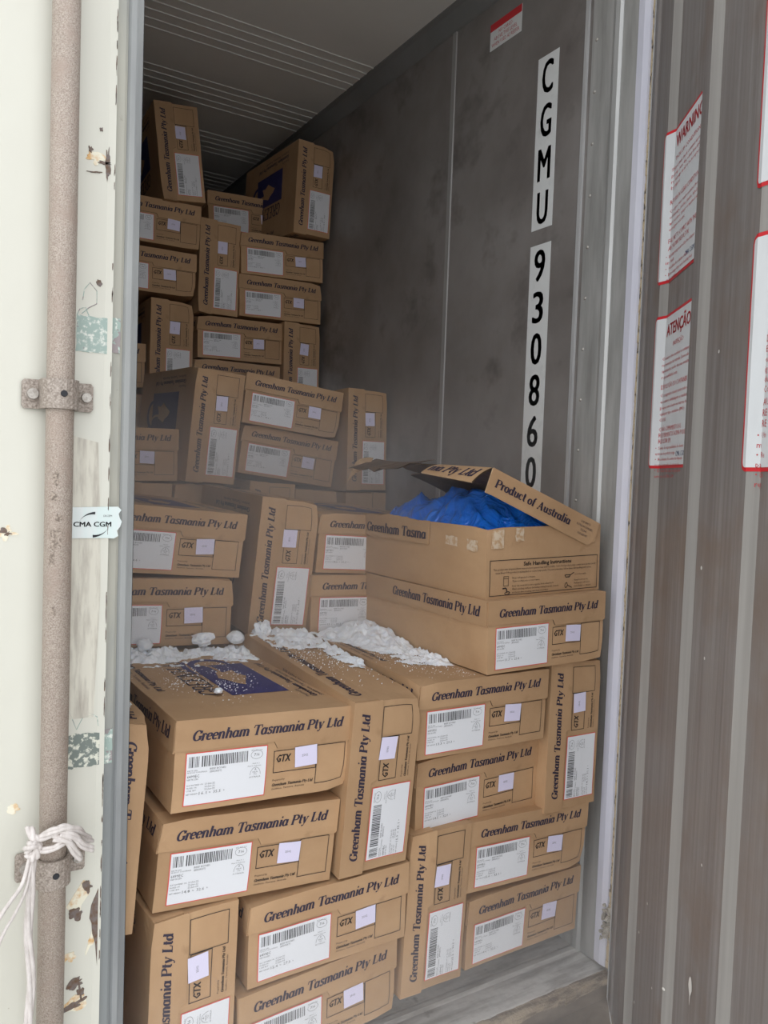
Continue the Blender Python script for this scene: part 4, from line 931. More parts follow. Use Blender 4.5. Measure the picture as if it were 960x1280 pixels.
G1, G2, G3, G4 = 'cartons of the front stack in the doorway', 'cartons of the second stack behind the snow', 'cartons of the third stack leaning in the middle', 'cartons of the dark rear stack under the ceiling'
BOX = [
 ('L', (0.0007, 0.0503, 0.0166, 0.5918, 1.3347, -0.5255), 0, 16.1, 'flat carton with snow and a navy logo on its top, nearest the left door', G1),
 ('L', (0.0173, 0.0765, 0.0107, 0.5709, 1.3515, -0.7103), 1, 14.8, 'flat carton directly under the one with the navy logo and snow on top', G1),
 ('L', (0.0225, -0.009, 0.0018, 0.747, 1.35, -0.8915), 2, 12.4, 'flat carton, upper of the bottom pair left of the standing carton at the sill', G1),
 ('L', (0.016, -0.0308, 0.0363, 0.733, 1.356, -1.0595), 3, 15.3, 'flat carton cut by the lower picture edge, lower of the bottom pair', G1),
 ('S', (-0.0029, 0.0194, 0.0572, 0.4615, 1.34, -0.9665), 4, 13.8, 'upright carton in the bottom left corner of the front stack, cut by the picture edge', G1),
 ('S', (0.0637, 0.0289, 0.0243, 0.8412, 1.3341, -0.6244), 0, 15.9, 'upright carton with snow on top, wedged right of the carton with the navy logo', G1),
 ('L', (0.0164, 0.0074, -0.01, 1.113, 1.3439, -0.5134), 1, 13.3, 'flat carton with a heap of snow on its top, left of the closed carton', G1),
 ('L', (-0.0016, -0.0001, 0.0262, 1.1338, 1.3791, -0.6899), 2, 14.5, 'flat carton right under the one with the snow heap', G1),
 ('S', (-0.0003, 0.011, -0.0223, 1.3925, 1.3502, -0.6044), 3, 14.1, 'upright carton against the aluminium door post, under the closed carton', G1),
 ('S', (0.0241, 0.0249, 0.0054, 1.0124, 1.3606, -0.9386), 4, 15.2, 'upright carton standing at the sill in the middle of the bottom row', G1),
 ('L', (0.0087, 0.0242, -0.0299, 1.277, 1.36, -0.8535), 0, 15.0, 'flat carton, upper of the bottom pair nearest the door post', G1),
 ('L', (0.0223, 0.0118, 0.0243, 1.283, 1.372, -1.0315), 2, 14.6, 'flat carton, lower of the bottom pair nearest the door post, right above the sill', G1),
 ('L', (-0.005, -0.0166, -0.0097, 1.2866, 1.3397, -0.344), 3, 11.7, 'closed carton directly under the torn open carton with the blue bag', G1),
 ('T', (-0.018, 0.0766, -0.0096, 0.2786, 1.329, -0.6026), 1, 14.4, 'upright carton half hidden by the left door, its lettering running downwards', G1),
 ('L', (0.0362, 0.0835, 0.0093, 0.586, 1.915, -0.1776), 2, 15.6, 'flat carton beside the left door, upper of the pair behind the snow', G2),
 ('L', (-0.0004, 0.044, 0.0098, 0.5503, 1.8915, -0.3477), 4, 14.9, 'flat carton beside the left door, lower of the pair behind the snow', G2),
 ('S', (0.0327, 0.0747, -0.0459, 0.8734, 1.8999, -0.2485), 0, 13.6, 'tall leaning upright carton between two flat pairs, just behind the snow', G2),
 ('L', (0.0379, 0.0483, -0.0493, 1.1472, 1.89, -0.1921), 1, 14.2, 'flat carton half hidden by the open carton, upper of its pair', G2),
 ('L', (0.0176, 0.0244, -0.0292, 1.1247, 1.8783, -0.3564), 3, 15.1, 'flat carton half hidden by the closed carton, lower of its pair', G2),
 ('S', (0.0366, 0.0709, 0.0392, 0.8669, 2.435, 0.1374), 4, 14.0, 'leaning upright carton in the middle stack showing a navy logo on its dark side', G3),
 ('L', (-0.0094, 0.1075, -0.0045, 1.1459, 2.4523, 0.2237), 0, 13.9, 'tilted flat carton on top of the middle stack', G3),
 ('L', (0.0043, 0.1196, 0.0153, 1.1446, 2.4754, 0.0569), 2, 14.7, 'tilted flat carton right under the topmost one of the middle stack', G3),
 ('S', (-0.028, 0.0001, 0.0134, 1.4363, 2.4524, 0.1266), 3, 15.4, 'upright carton in the middle stack leaning on the dark right wall', G3),
 ('L', (0.0086, -0.018, 0.0964, 0.5889, 2.4798, 0.0408), 1, 14.3, 'flat carton beside the left door, level with the leaning one with the dark side', G3),
 ('S', (0.0005, 0.0234, -0.0145, 1.0765, 2.461, -0.2136), 1, 13.5, 'carton whose top strip just shows behind the tall leaning upright carton', G3),
 ('T', (0.0, 0.01, 0.0, 1.440, 2.455, -0.2400), 4, 13.7, 'carton peeping out behind the blue bag at the right wall', G3, None, False),
 ('S', (-0.0378, -0.1082, -0.0341, 0.9028, 3.0035, 1.186), 2, 14.6, 'upright carton leaning left at the very top of the rear stack, near the door', G4),
 ('L', (0.0176, -0.0104, -0.0228, 0.8158, 3.0247, 0.9242), 3, 15.2, 'flat rear carton right under the leaning top one, cut by the left door', G4),
 ('L', (0.009, -0.0105, -0.0117, 0.8048, 3.0289, 0.7425), 0, 14.8, 'second flat rear carton down beside the left door', G4),
 ('S', (0.0419, -0.0007, 0.0036, 1.0759, 3.0262, 0.7905), 1, 13.9, 'upright rear carton between the left flat pair and the right flat pair', G4),
 ('L', (-0.0011, -0.027, -0.0622, 1.2929, 3.2814, 1.0998), 4, 14.1, 'dim flat carton set back between the two top upright cartons', G4),
 ('S', (0.0498, 0.0118, 0.0075, 1.4343, 2.939, 1.1437), 0, 15.8, 'upright carton at the top right of the rear stack, navy logo on its side', G4),
 ('L', (0.0131, -0.039, -0.0399, 1.3352, 3.005, 0.8724), 1, 14.0, 'flat rear carton directly under the top right upright carton', G4),
 ('L', (0.0188, -0.0237, -0.0286, 1.3363, 3.0128, 0.7048), 4, 13.6, 'second flat rear carton down on the side of the dark right wall', G4),
 ('L', (0.0007, -0.0176, -0.0238, 1.1763, 3.0329, 0.5244), 2, 15.0, 'flat rear carton under the middle upright one, third layer down', G4),
 ('S', (0.0065, -0.0144, 0.0017, 1.4337, 3.0072, 0.439), 3, 14.9, 'upright rear carton low against the right wall, behind the tilted flat carton', G4),
 ('S', (0.0034, 0.0014, -0.0131, 0.8946, 3.0249, 0.46), 0, 14.4, 'upright rear carton low on the left, above the leaning one with the dark side', G4),
 ('L', (0.0007, 0.0039, -0.007, 1.1641, 3.0276, 0.3519), 1, 14.5, 'lowest visible flat rear carton, only a strip of lettering showing', G4),
 ('L', (0.0175, -0.017, 0.052, 0.6263, 3.0472, 0.3828), 2, 13.8, 'rear carton of which only a sliver shows beside the left door', G4),
]
for b_ in BOX: carton(*b_)
# the layers that carry the rear stacks, out of sight behind the front ones
FL = 'carton of the lower layers buried behind the front stack'; FG = 'buried cartons carrying the rear stacks'
def filler(kind, x, y, z): carton(kind, (0, 0, 0, x, y, z), random.randrange(5), 14, FL, FG, prints=False)
for x in (0.55, 0.925, 1.30):
    for k in range(4): filler('L', x, 1.905, ZF + HH + 0.001 + 0.1712 * k)
for k in range(2): filler('L', 0.135, 1.38, ZF + HH + 0.001 + 0.1712 * k)
for x in (0.49, 0.66, 0.83):
    for k in range(3): filler('S', x, 2.47, ZF + HW + 0.001 + 0.3598 * k)
for x in (1.07, 1.245, 1.42):
    for k in range(2): filler('S', x, 2.47, ZF + HW + 0.001 + 0.345 * k)
filler('S', 1.25, 2.47, -0.235)
for x in (0.62, 0.79, 0.96, 1.13, 1.30, 1.44):
    for k in range(3): filler('S', x, 3.04, ZF + HW + 0.001 + 0.3598 * k)
for x in (0.62, 0.98, 1.34):
    for k in range(2): filler('L', x, 3.04, -0.045 + HH + 0.001 + 0.155 * k)

# ---- the torn open carton with its blue bag
pose = (0.0, -0.0211, 0.0, 1.292, 1.364, -0.180)
root, off = carton_root('L', pose, 'torn open carton with its lid pushed up over a blue plastic bag', G1)
fn = bend(77, 0.6)
q = MB(); t = 0.004; z1 = HH - 0.004
q.gridbox(-HW + 0.003, HW - 0.003, 0.0, t, -HH, z1, M['card']); q.gridbox(-HW + 0.003, -HW + 0.003 + t, 0, D, -HH, z1, M['card'])
q.gridbox(HW - 0.003 - t, HW - 0.003, 0, D, -HH, z1, M['card']); q.gridbox(-HW + 0.003, HW - 0.003, D - t, D, -HH, z1, M['card'])
q.gridbox(-HW + 0.003, HW - 0.003, 0, D, -HH, -HH + t, M['card'])
tr = q.warp(fn).build('tray', root, off)
q = MB(); f = ff(0.0016); fu = ffu(0.0016)
frame(q, f, 0.012, 0.348, H * 0.47, H * 0.965, 0.0016, M['inkk'])
putb(q, 'Safe Handling Instructions', fu, 0.185, H * 0.435, 0.0095, M['inkk'], 0.150, 0.0004, 'c', 0, 1)
for i, (s_, w_) in enumerate((('This product was prepared from inspected and passed meat and/or poultry. Some food products may contain bacteria that could', 0.318), ('cause illness if the product is mishandled or cooked improperly. For your protection, follow these safe handling instructions.', 0.300))):
    put(q, sans(s_), fu, 0.022 + i * 0.006, H * 0.385 - i * 0.0075, 0.0046, M['inkk'], width=w_)
for s_, u, v in (('Keep refrigerated or frozen.', 0.078, 0.262), ('Thaw in refrigerator or microwave.', 0.078, 0.215), ('Keep raw meat and poultry separate from other foods.', 0.078, 0.150), ('Wash working surfaces (including cutting boards), utensils,', 0.078, 0.105), ('and hands after touching raw meat or poultry.', 0.078, 0.060), ('Cook thoroughly.', 0.272, 0.250), ('Keep hot foods hot.', 0.272, 0.165), ('Refrigerate leftovers', 0.272, 0.120), ('immediately or discard.', 0.272, 0.075)):
    put(q, sans(s_), fu, u, H * v, 0.0040, M['inkk'], width=len(s_) * 0.00245)
frame(q, f, 0.052, 0.067, H * 0.70, H * 0.835, 0.0010, M['inkk']); frame(q, f, 0.052, 0.067, H * 0.70, H * 0.735, 0.0010, M['inkk'])
def stroke(q, P, w, m):
    for (a, b_), (c, d_) in zip(P, P[1:]):
        l = math.hypot(c - a, d_ - b_) or 1; nx, ny = -(d_ - b_) / l * w, (c - a) / l * w
        q.poly([fu(a + nx, b_ + ny), fu(a - nx, b_ - ny), fu(c - nx, d_ - ny), fu(c + nx, d_ + ny)], m)
stroke(q, [(0.050, 0.0215), (0.060, 0.0225), (0.063, 0.016), (0.062, 0.012)], 0.0016, M['inkk'])
stroke(q, [(0.056, 0.011), (0.060, 0.007), (0.068, 0.008), (0.072, 0.012), (0.067, 0.014), (0.058, 0.012)], 0.0010, M['inkk'])
stroke(q, [(0.240, 0.042), (0.243, 0.037), (0.256, 0.037), (0.258, 0.042), (0.240, 0.042)], 0.0010, M['inkk']); stroke(q, [(0.257, 0.041), (0.270, 0.047)], 0.0010, M['inkk'])
stroke(q, [(0.241, 0.016), (0.243, 0.022), (0.247, 0.024), (0.250, 0.018), (0.247, 0.012), (0.243, 0.012), (0.241, 0.016)], 0.0008, M['inkk']); stroke(q, [(0.250, 0.017), (0.265, 0.011)], 0.0009, M['inkk'])
q.warp(fn).build('printed_frame', tr)
# torn-off bits of tape on the side and on the front corner
def patch(P, m, name, seed):
    q = MB(); c = Vector((0, 0, 0))
    for p in P: c += Vector(p) / len(P)
    n_ = len(P); q.faces([tuple(p) for p in P] + [tuple(c)], [(i, (i + 1) % n_, n_) for i in range(n_)], m)
    return q.warp(fn).build(name, tr)
def rag_side(y0, y1, z0, z1, s):
    return [(-HW + 0.0012, y, z) for y, z in ragged(y0, y1, z0, z1, s, 0.003, 6)]
patch(rag_side(0.105, 0.150, 0.028, 0.050, 1), M['tape'], 'tape_residue', 1)
patch(rag_side(0.030, 0.068, 0.022, 0.048, 2), M['tape'], 'tape_residue', 2)
patch([(x, -0.002, z) for x, z in ragged(-HW + 0.015, -HW + 0.050, 0.032, 0.074, 3.0, 0.003, 6)], M['tape'], 'tape_residue', 3)
patch([(x, -0.002, z) for x, z in ragged(-HW + 0.085, -HW + 0.110, 0.045, 0.076, 4.0, 0.006, 6)], M['tape'], 'tape_residue', 4)
# the piece of lid side still stuck to the tray, with the torn word
q = MB()
P = [(-HW, 0.215, HH - 0.002), (-HW, 0.217, HH - 0.060), (-HW, 0.50, HH - 0.060), (-HW, 0.535, HH - 0.058), (-HW, 0.535, HH - 0.002)]
for i in range(14):
    P.append((-HW, 0.50 - 0.02 * i, HH - 0.002 + 0.005 * noise.noise((i * 1.3, 2, 2)) + (0.004 if 3 < i < 10 else 0)))
n_ = len(P); c = (-HW - 0.003, 0.37, HH - 0.03)
vs = [(p[0] - 0.003, p[1], p[2]) for p in P]
q.faces(vs + [c] + P, [(i, (i + 1) % n_, n_) for i in range(n_)] + [(i, (i + 1) % n_, n_ + 1 + (i + 1) % n_, n_ + 1 + i) for i in range(n_)], M['card'])
fl = q.warp(fn).build('torn_lid_side', root, off); fl['label'] = 'strip of torn lid side reading Greenham Tasma'
q = MB(); put(q, serif('Greenham Tasma', 0.1), lambda u, v: (-HW - 0.0042, 0.535 - u, HH - 0.047 + v), 0.025, 0, 0.024, M['ink'], width=0.285); q.warp(fn).build('side_lettering', fl)

# the raised lid: top panel tilted up to the left, front flap, outward-folded side flap, torn curl
RI = root.matrix_world.inverted()
def Wp(p): return tuple(RI @ Vector(p))
A_, B_ = Vector((1.116, 1.357, 0.027)), Vector((1.459, 1.362, -0.097))
ex = (B_ - A_).normalized(); dn = Vector((ex.z, 0, -ex.x)); ey = Vector((0.0, 0.9985, 0.03)); up = -dn
lidroot_m = M['card']
q = MB()
nx, ny = 12, 14
def lidp(a, b_, o=0.0):      # a along the front edge 0..1, b_ back 0..0.53 m
    s = 0.010 * math.sin(math.pi * a) * (b_ / 0.5)
    return A_ + (B_ - A_) * a + ey * b_ + up * (o + s)
back = lambda a: 0.50 if a > 0.25 else 0.42 + 0.03 * math.sin(a * 40)
gt = [[lidp(i / nx, back(i / nx) * j / ny, 0.0) for i in range(nx + 1)] for j in range(ny + 1)]
gb = [[lidp(i / nx, back(i / nx) * j / ny, -0.003) for i in range(nx + 1)] for j in range(ny + 1)]
fl_ = [(j * (nx + 1) + i, j * (nx + 1) + i + 1, (j + 1) * (nx + 1) + i + 1, (j + 1) * (nx + 1) + i) for j in range(ny) for i in range(nx)]
q.faces([Wp(p) for r_ in gt for p in r_], fl_, M['card'])
q.faces([Wp(p) for r_ in gb for p in r_], fl_, M['cardshade'])
lid = q.build('lid', root); lid['label'] = 'raised torn lid panel'
# front flap with "Product of Australia"
q = MB()
FPt = [(0, 0), (0, 0.057), (0.02, 0.056), (0.34, 0.062), (0.349, 0.060), (0.357, 0.050), (0.365, 0.0)]
def FP(u, v, o=0.0): return Wp(A_ + ex * u + dn * v + Vector((0, -0.0032 - o, 0)))
qs = [0, 0.02, 0.34, 0.349, 0.357, 0.365]; ls = [0.0575, 0.0565, 0.0615, 0.058, 0.050, 0.046]
for (a, la), (b2, lb2) in zip(zip(qs, ls), zip(qs[1:], ls[1:])):
    q.poly([FP(a, la), FP(b2, lb2), FP(b2, -0.001), FP(a, -0.001)], M['card'])
    q.poly([FP(a, la, -0.0032), FP(a, -0.001, -0.0032), FP(b2, -0.001, -0.0032), FP(b2, lb2, -0.0032)], M['cardshade'])
    q.poly([FP(a, la), FP(a, la, -0.0032), FP(b2, lb2, -0.0032), FP(b2, lb2)], M['cardedge'])
q.poly([FP(0, 0), FP(0, 0.0575), FP(0, 0.0575, -0.0032), FP(0, 0, -0.0032)], M['cardedge'])
ffp = q.build('lid_front_flap', lid)
q = MB(); put(q, serif('Product of Australia', 0.12), lambda u, v: FP(0.018 + u, 0.037 - v, 0.0008), 0, 0, 0.0185, M['ink'], width=0.250)
for i, s_ in enumerate(('CONFORMS TO', 'AUSTRALIAN STANDARDS', '1234', 'FOR EXPORT')): put(q, sans(s_), lambda u, v: FP(0.318 + u, 0.017 + 0.0098 * i - v, 0.0008), 0, 0, 0.0055, M['ink'], width=len(s_) * 0.0024 + 0.01, align='c')
q.build('end_lettering', lid)
# side flap folded outwards, ending in the torn edge
q = MB(); S0 = lidp(0, 0); S1 = lidp(0, 0.20)
lowv = [Vector((1.072, 1.372, -0.006)), Vector((1.070, 1.566, 0.012))]
def SP(u, v, o=0.0):   # u: 0 front .. 1 back, v: 0 lid edge .. 1 free edge
    a = S0.lerp(S1, u); b2 = lowv[0].lerp(lowv[1], u)
    nrm = Vector((-0.55, 0, 0.83))
    return Wp(a.lerp(b2, v) + nrm * (o + 0.004 * math.sin(math.pi * v)))
for i in range(6):
    for j in range(9):
        for o_, m_ in ((0.001, M['card']), (-0.002, M['cardshade'])):
            q.poly([SP(i / 6, j / 9, o_), SP((i + 1) / 6, j / 9, o_), SP((i + 1) / 6, (j + 1) / 9, o_), SP(i / 6, (j + 1) / 9, o_)], m_)
    q.poly([SP(i / 6, 1, 0.001), SP((i + 1) / 6, 1, 0.001), SP((i + 1) / 6, 1, -0.002), SP(i / 6, 1, -0.002)], M['cardedge'])
sf = q.build('lid_side_flap', lid)
q = MB(); g = serif('nia Pty Ltd', 0.1)
vs, fs, w_ = g
q.faces([SP(0.95 - 0.88 * x / w_, 0.76 - 0.50 * y, 0.0022) for x, y in vs], fs, M['ink']); q.build('side_lettering', lid)
# torn inner piece behind it and its curled tip
q = MB(); R_ = []
for i in range(13):
    t_ = i / 12; y = 1.56 + 0.30 * t_
    z_ = 0.046 - 0.010 * math.sin(t_ * 3)
    R_.append((Vector((1.118, y, z_ + 0.002 * noise.noise((i, 0, 0)))), Vector((1.055 - 0.02 * t_, y + 0.01, z_ - 0.012 - 0.014 * t_ + 0.008 * noise.noise((i * 1.2, 3, 3))))))
for a, b2 in zip(R_, R_[1:]):
    q.poly([Wp(a[0]), Wp(b2[0]), Wp(b2[1]), Wp(a[1])], M['cardshade'])
    q.poly([Wp(a[0] + Vector((0.003, 0, 0.003))), Wp(a[1] + Vector((0.003, 0, -0.001))), Wp(b2[1] + Vector((0.003, 0, -0.001))), Wp(b2[0] + Vector((0.003, 0, 0.003)))], M['cardshade'])
q.build('torn_flap', lid)
q = MB(); P = []
for i in range(7):
    a = -0.4 + i * 0.42
    P.append((Vector((1.092 - 0.022 * math.sin(a), 1.84 + 0.01 * i, 0.050 - 0.016 * (1 - math.cos(a)))), Vector((1.088 - 0.022 * math.sin(a), 1.87 + 0.012 * i, 0.020 - 0.016 * (1 - math.cos(a)) - 0.006 * i))))
for a, b2 in zip(P, P[1:]):
    q.poly([Wp(a[0]), Wp(b2[0]), Wp(b2[1]), Wp(a[1])], M['cardedge'])
q.build('curled_tip', lid)

# ================================================================== the blue bag bulging out of the open carton
q = MB(); NX, NY = 74, 96
Rw = root.matrix_world @ off
grid = []
def bagz(a, b_):
    x, y = a - 0.5, b_
    env = (1 - (2 * abs(x)) ** 3.2) * (1 - abs(2 * b_ - 1) ** 5)
    ridge = 1 - abs(noise.noise((a * 4.2 + 1.5 * b_, b_ * 6.0, 1.7))) * 2
    ridge2 = 1 - abs(noise.noise((a * 9 - 3 * b_, b_ * 15, 5.1))) * 2
    ridge3 = 1 - abs(noise.noise((a * 22 + b_ * 8, b_ * 26, 9.1))) * 2
    fan = 1 - abs(math.sin(9.0 * math.atan2(b_ - 0.55, a + 0.25) + 3 * noise.noise((a * 3, b_ * 3, 2))))
    hump = 0.092 * math.exp(-((a - 0.34) ** 2 / 0.05 + (b_ - 0.42) ** 2 / 0.045)) + 0.068 * math.exp(-((a - 0.12) ** 2 / 0.05 + (b_ - 0.74) ** 2 / 0.035)) + 0.05 * math.exp(-((a - 0.55) ** 2 / 0.04 + (b_ - 0.25) ** 2 / 0.04))
    lim = 1.0
    return HH - 0.03 + env * (0.022 + hump + 0.028 * (ridge - 0.6) + 0.012 * (ridge2 - 0.6) + 0.003 * (ridge3 - .6) + 0.012 * fan)
vs = []
for j in range(NY + 1):
    for i in range(NX + 1):
        a, b_ = i / NX, j / NY
        x = -HW + 0.009 + (W - 0.018) * a; y = 0.007 + (D - 0.014) * b_
        z_ = bagz(a, b_)
        zmax = HH - 0.008 + (1 - a) * 0.118 + 0.004
        z_ = min(z_, zmax) if y < 0.44 else z_
        x -= 0.012 * math.exp(-((b_ - 0.9) ** 2) / 0.01) * (1 - a) if a < 0.3 else 0
        vs.append((x, y, z_))
fs = [(j * (NX + 1) + i, j * (NX + 1) + i + 1, (j + 1) * (NX + 1) + i + 1, (j + 1) * (NX + 1) + i) for j in range(NY) for i in range(NX)]
q.faces(vs, fs, M['blue'])
# the underside of the bag, hidden in the carton
q.box(-HW + 0.012, HW - 0.012, 0.012, D - 0.012, -HH + 0.006, HH - 0.034, M['blue'])
bag = q.build('plastic_bag', None, Rw, smooth=True)
tag(bag, 'crumpled blue plastic bag bulging out of the torn open carton', 'bag')

# ================================================================== snow
def snow_patch(name, x0, x1, y0, y1, zf, hf, label, parent=None, st=0.0030):
    q = MB(); nx = int((x1 - x0) / st); ny = int((y1 - y0) / st); V_ = {}; vs = []
    def hgt(i, j):
        x = x0 + (x1 - x0) * i / nx; y = y0 + (y1 - y0) * j / ny
        return x, y, hf(x, y)
    fs = []
    def idx(i, j):
        if (i, j) not in V_:
            x, y, h_ = hgt(i, j); V_[(i, j)] = len(vs); vs.append((x, y, zf(x, y) + max(h_, -0.002)))
        return V_[(i, j)]
    for j in range(ny):
        for i in range(nx):
            if max(hgt(i, j)[2], hgt(i + 1, j)[2], hgt(i + 1, j + 1)[2], hgt(i, j + 1)[2]) > 0.0:
                fs.append((idx(i, j), idx(i + 1, j), idx(i + 1, j + 1), idx(i, j + 1)))
    q.faces(vs, fs, M['snow'])
    o = q.build(name, parent, smooth=True)
    tag(o, label, 'snow', None, 'stuff')
    return o
def ss(a, b_, x):
    t = max(0, min(1, (x - a) / (b_ - a))); return t * t * (3 - 2 * t)
def fb(x, y, s=1.0, z=0):
    return noise.fractal((x * 40 * s, y * 40 * s, z), 0.95, 2.1, 4)
def lump_n(x, y, z=0): return max(0, noise.noise((x * 48, y * 48, z)) + 0.25 * noise.noise((x * 110, y * 110, z))) 
# surfaces follow each carton's own tilt
def top_of(pose, kind, var):
    R3 = rodr(pose[:3]) @ BASE[kind]; c = Vector(pose[3:])
    if kind == 'L': n = R3 @ Vector((0, 0, 1)); p = c + R3 @ Vector((0, 0, HH))
    else: n = R3 @ Vector((1, 0, 0)); p = c + R3 @ Vector((HW, 0, 0))
    s = 0.0
    return lambda x, y: p.z - (n.x * (x - p.x) + n.y * (y - p.y)) / n.z + 0.001
tA = top_of(BOX[0][1], 'L', 0); tB = top_of(BOX[5][1], 'S', 0); tC = top_of(BOX[6][1], 'L', 1); tD = top_of(BOX[13][1], 'T', 1)
def hA(x, y):
    e_ = ss(1.70, 1.85, y + 0.05 * noise.noise((x * 9, y * 4, 0)))
    l_ = ss(0.50, 0.43, x) * ss(1.50, 1.70, y)
    m_ = max(e_, 0.55 * l_, 0.35 * ss(1.60, 1.75, y))
    return 0.019 * m_ * (fb(x, y) * 0.9 + 0.42 * e_ + 0.32 * m_) - 0.0050 + 0.012 * e_ * lump_n(x, y)
snow_patch('snow', 0.412, 0.768, 1.40, 1.868, lambda x, y: tA(x, y) - 0.002, hA, 'crusty snow along the back of the carton with the navy logo')
def hB(x, y):
    e_ = max(ss(1.66, 1.80, y + 0.06 * noise.noise((x * 14, y * 8, 3))), 0.8 * ss(0.85, 0.91, x + 0.03 * noise.noise((y * 16, 1, 1))) * ss(1.46, 1.60, y))
    return 0.013 * e_ * (fb(x, y, 1, 5) + 0.62) - 0.0038 + 0.010 * e_ * lump_n(x, y, 3) * ss(0.80, 0.90, x)
snow_patch('snow', 0.770, 0.920, 1.42, 1.868, lambda x, y: tB(x, y) - 0.001, hB, 'thin snow on the upright carton next to the navy logo')
def hC(x, y):
    e_ = ss(0.955 + 0.03 * noise.noise((y * 14, 1, 1)), 1.085, x + (y - 1.6) * 0.16)
    f_ = ss(1.42, 1.52, y)
    bk = ss(1.72, 1.84, y)
    big = math.exp(-((x - 1.06) ** 2 / 0.004 + (y - 1.78) ** 2 / 0.010))
    m_ = max(e_, bk * 0.6) * f_
    return 0.022 * m_ * (fb(x, y, 0.7, 9) * 0.75 + 0.42) + 0.036 * big * f_ * (0.8 + 0.4 * fb(x, y, 0.7, 2)) - 0.0040 + 0.006 * m_ * lump_n(x, y, 6)
snow_patch('snow', 0.935, 1.108, 1.38, 1.868, lambda x, y: tC(x, y) - 0.0015, hC, 'bank of snow piled against the closed carton')
def hD(x, y):
    e_ = ss(1.37, 1.44, y) * ss(0.366, 0.345, x)
    return 0.016 * e_ * (fb(x, y, 1, 7) + 0.8) - 0.0025
snow_patch('snow', 0.20, 0.371, 1.335, 1.80, lambda x, y: -0.4195, hD, 'snow on the upright carton half hidden by the left door')
# loose lumps, each with its own shape
def lump(x, y, z, r, seed, label, sq=0.8, icy=False):
    import bmesh
    bm = bmesh.new(); bmesh.ops.create_icosphere(bm, subdivisions=3, radius=1.0)
    for v in bm.verts:
        p = v.co.copy(); k = 1 + 0.35 * noise.noise(p * 1.6 + Vector((seed * 7.1, 0, 0))) + 0.18 * noise.noise(p * 4.2 + Vector((seed, 3, 0)))
        if icy: k += 0.25 * noise.cell(p * 2.1 + Vector((seed, 0, 0)))
        v.co = Vector((p.x * r * k, p.y * r * k, p.z * r * k * sq))
    me = bpy.data.meshes.new('snow_lump'); bm.to_mesh(me); bm.free()
    me.materials.append(M['snow']); me.polygons.foreach_set('use_smooth', [not icy] * len(me.polygons))
    o = link('snow_lump', me); o.location = (x, y, z)
    return tag(o, label, 'snow', 'loose snow lumps')
lump(0.722, 1.845, -0.412, 0.019, 1, 'round white snow lump in the gap at the back of the logo carton', 0.8)
lump(0.792, 1.845, -0.402, 0.020, 2, 'icy grey snow block standing between the logo carton and its neighbour', 1.3, True)
lump(0.765, 1.840, -0.416, 0.012, 3, 'small snow lump beside the icy block', 0.8)
lump(0.640, 1.850, -0.412, 0.024, 4, 'wide crusty snow lump behind the navy logo', 0.6, True)
lump(0.500, 1.850, -0.414, 0.018, 5, 'snow lump nearest the left door edge', 0.8)
lump(0.545, 1.475, -0.433, 0.0085, 6, 'tiny lone snow lump near the front of the logo carton', 0.7)
lump(0.875, 1.820, -0.424, 0.016, 7, 'rounded snow lump at the back of the narrow upright carton', 0.7)
lump(0.905, 1.690, -0.426, 0.010, 8, 'small snow lump at the middle of the narrow upright carton', 0.8)
lump(0.915, 1.560, -0.428, 0.009, 9, 'small snow lump nearest the front of the narrow upright carton', 0.8)
lump(0.965, 1.800, -0.415, 0.013, 10, 'snow lump left of the highest snow bank', 0.8)
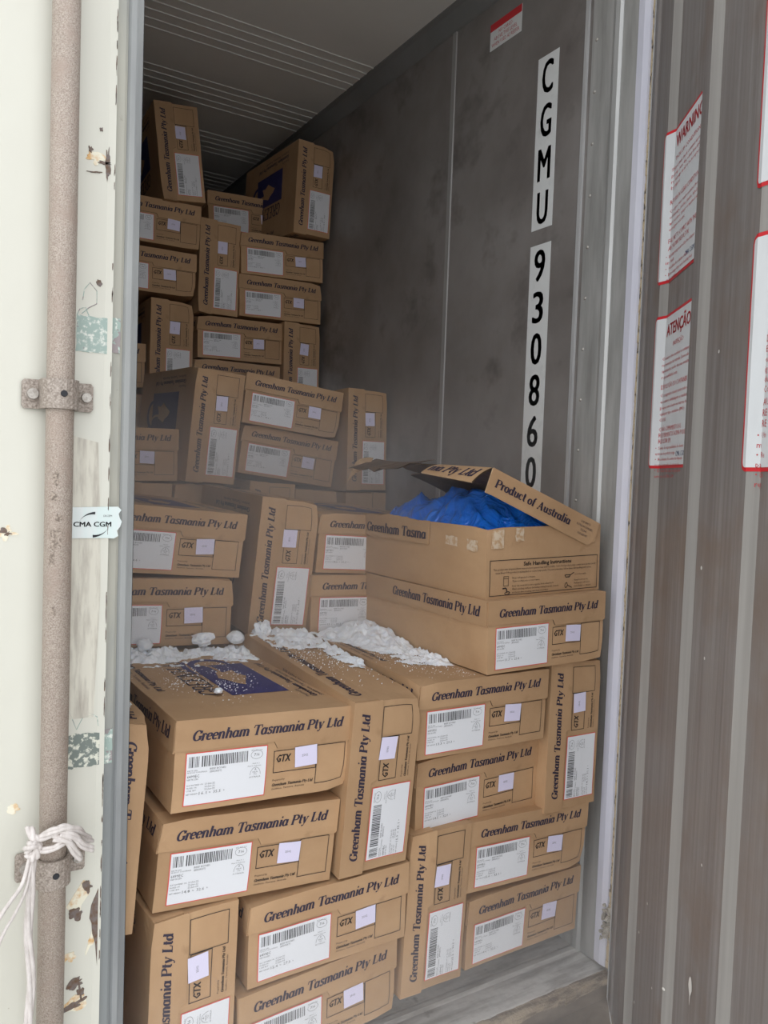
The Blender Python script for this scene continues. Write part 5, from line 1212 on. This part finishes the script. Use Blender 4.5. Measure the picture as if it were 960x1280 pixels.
# frost crumbs scattered over the three lids
q = MB(); rr = random.Random(5)
def crumb(x, y, z, r):
    vs = [(x + r, y, z), (x - r, y, z), (x, y + r, z), (x, y - r, z), (x, y, z + r), (x, y, z - r)]
    q.faces(vs, [(0, 2, 4), (2, 1, 4), (1, 3, 4), (3, 0, 4), (2, 0, 5), (1, 2, 5), (3, 1, 5), (0, 3, 5)], M['snow'])
for k in range(5200):
    w_ = rr.random()
    if w_ < 0.62: x, y = rr.uniform(0.42, 0.765), 1.36 + 0.50 * rr.random() ** 0.62; z_ = tA(x, y) - 0.0035; keep = 0.5 + 0.9 * noise.noise((x * 16, y * 16, 2)) - (0.45 if x > 0.66 else 0)
    elif w_ < 0.8: x, y = rr.uniform(0.77, 0.92), rr.uniform(1.40, 1.86); z_ = tB(x, y) + 0.0003; keep = 0.1 + ss(1.42, 1.7, y)
    else: x, y = rr.uniform(0.94, 1.10), rr.uniform(1.36, 1.86); z_ = tC(x, y) - 0.002; keep = ss(0.93, 1.06, x) + ss(1.45, 1.8, y) * 0.5
    if rr.random() < keep: crumb(x, y, z_, rr.choice((0.0006, 0.0008, 0.0011, 0.0017)))
tag(q.build('frost_crumbs'), 'fine frost crumbs scattered over the carton tops of the front stack', 'frost', None, 'stuff')

# ================================================================== thin cold mist drifting out of the container
vm = bpy.data.materials.new('cold_mist'); vm.use_nodes = True; nt = vm.node_tree; nt.nodes.clear()
vo = nt.nodes.new('ShaderNodeOutputMaterial'); vs_ = nt.nodes.new('ShaderNodeVolumeScatter'); vs_.inputs['Color'].default_value = (0.95, 0.97, 1, 1); vs_.inputs['Anisotropy'].default_value = 0.1
tcv = nt.nodes.new('ShaderNodeTexCoord'); sx = nt.nodes.new('ShaderNodeSeparateXYZ'); nt.links.new(tcv.outputs['Object'], sx.inputs[0])
def mr_(out, a, b_, lo, hi):
    n_ = nt.nodes.new('ShaderNodeMapRange'); n_.interpolation_type = 'SMOOTHSTEP'
    for k_, v_ in (('From Min', a), ('From Max', b_), ('To Min', lo), ('To Max', hi)): n_.inputs[k_].default_value = v_
    nt.links.new(out, n_.inputs['Value']); return n_.outputs[0]
low_ = mr_(sx.outputs['Z'], -1.10, -0.70, 0.62, 0.0); deep_ = mr_(sx.outputs['Y'], 1.30, 1.60, 0.0, 0.42)
mx_ = nt.nodes.new('ShaderNodeMath'); mx_.operation = 'MAXIMUM'; nt.links.new(low_, mx_.inputs[0]); nt.links.new(deep_, mx_.inputs[1])
tp_ = mr_(sx.outputs['Z'], -0.05, 0.30, 1.0, 0.0); m2_ = nt.nodes.new('ShaderNodeMath'); m2_.operation = 'MULTIPLY'; nt.links.new(mx_.outputs[0], m2_.inputs[0]); nt.links.new(tp_, m2_.inputs[1])
nt.links.new(m2_.outputs[0], vs_.inputs['Density'])
nt.links.new(vs_.outputs[0], vo.inputs['Volume'])
q = MB(); q.box(0.336, 1.49, 1.10, 2.62, -1.60, 0.30, vm)
tag(q.build('cold_mist'), 'thin white mist hanging between the cartons in the lower half of the doorway', 'mist', None, 'stuff')
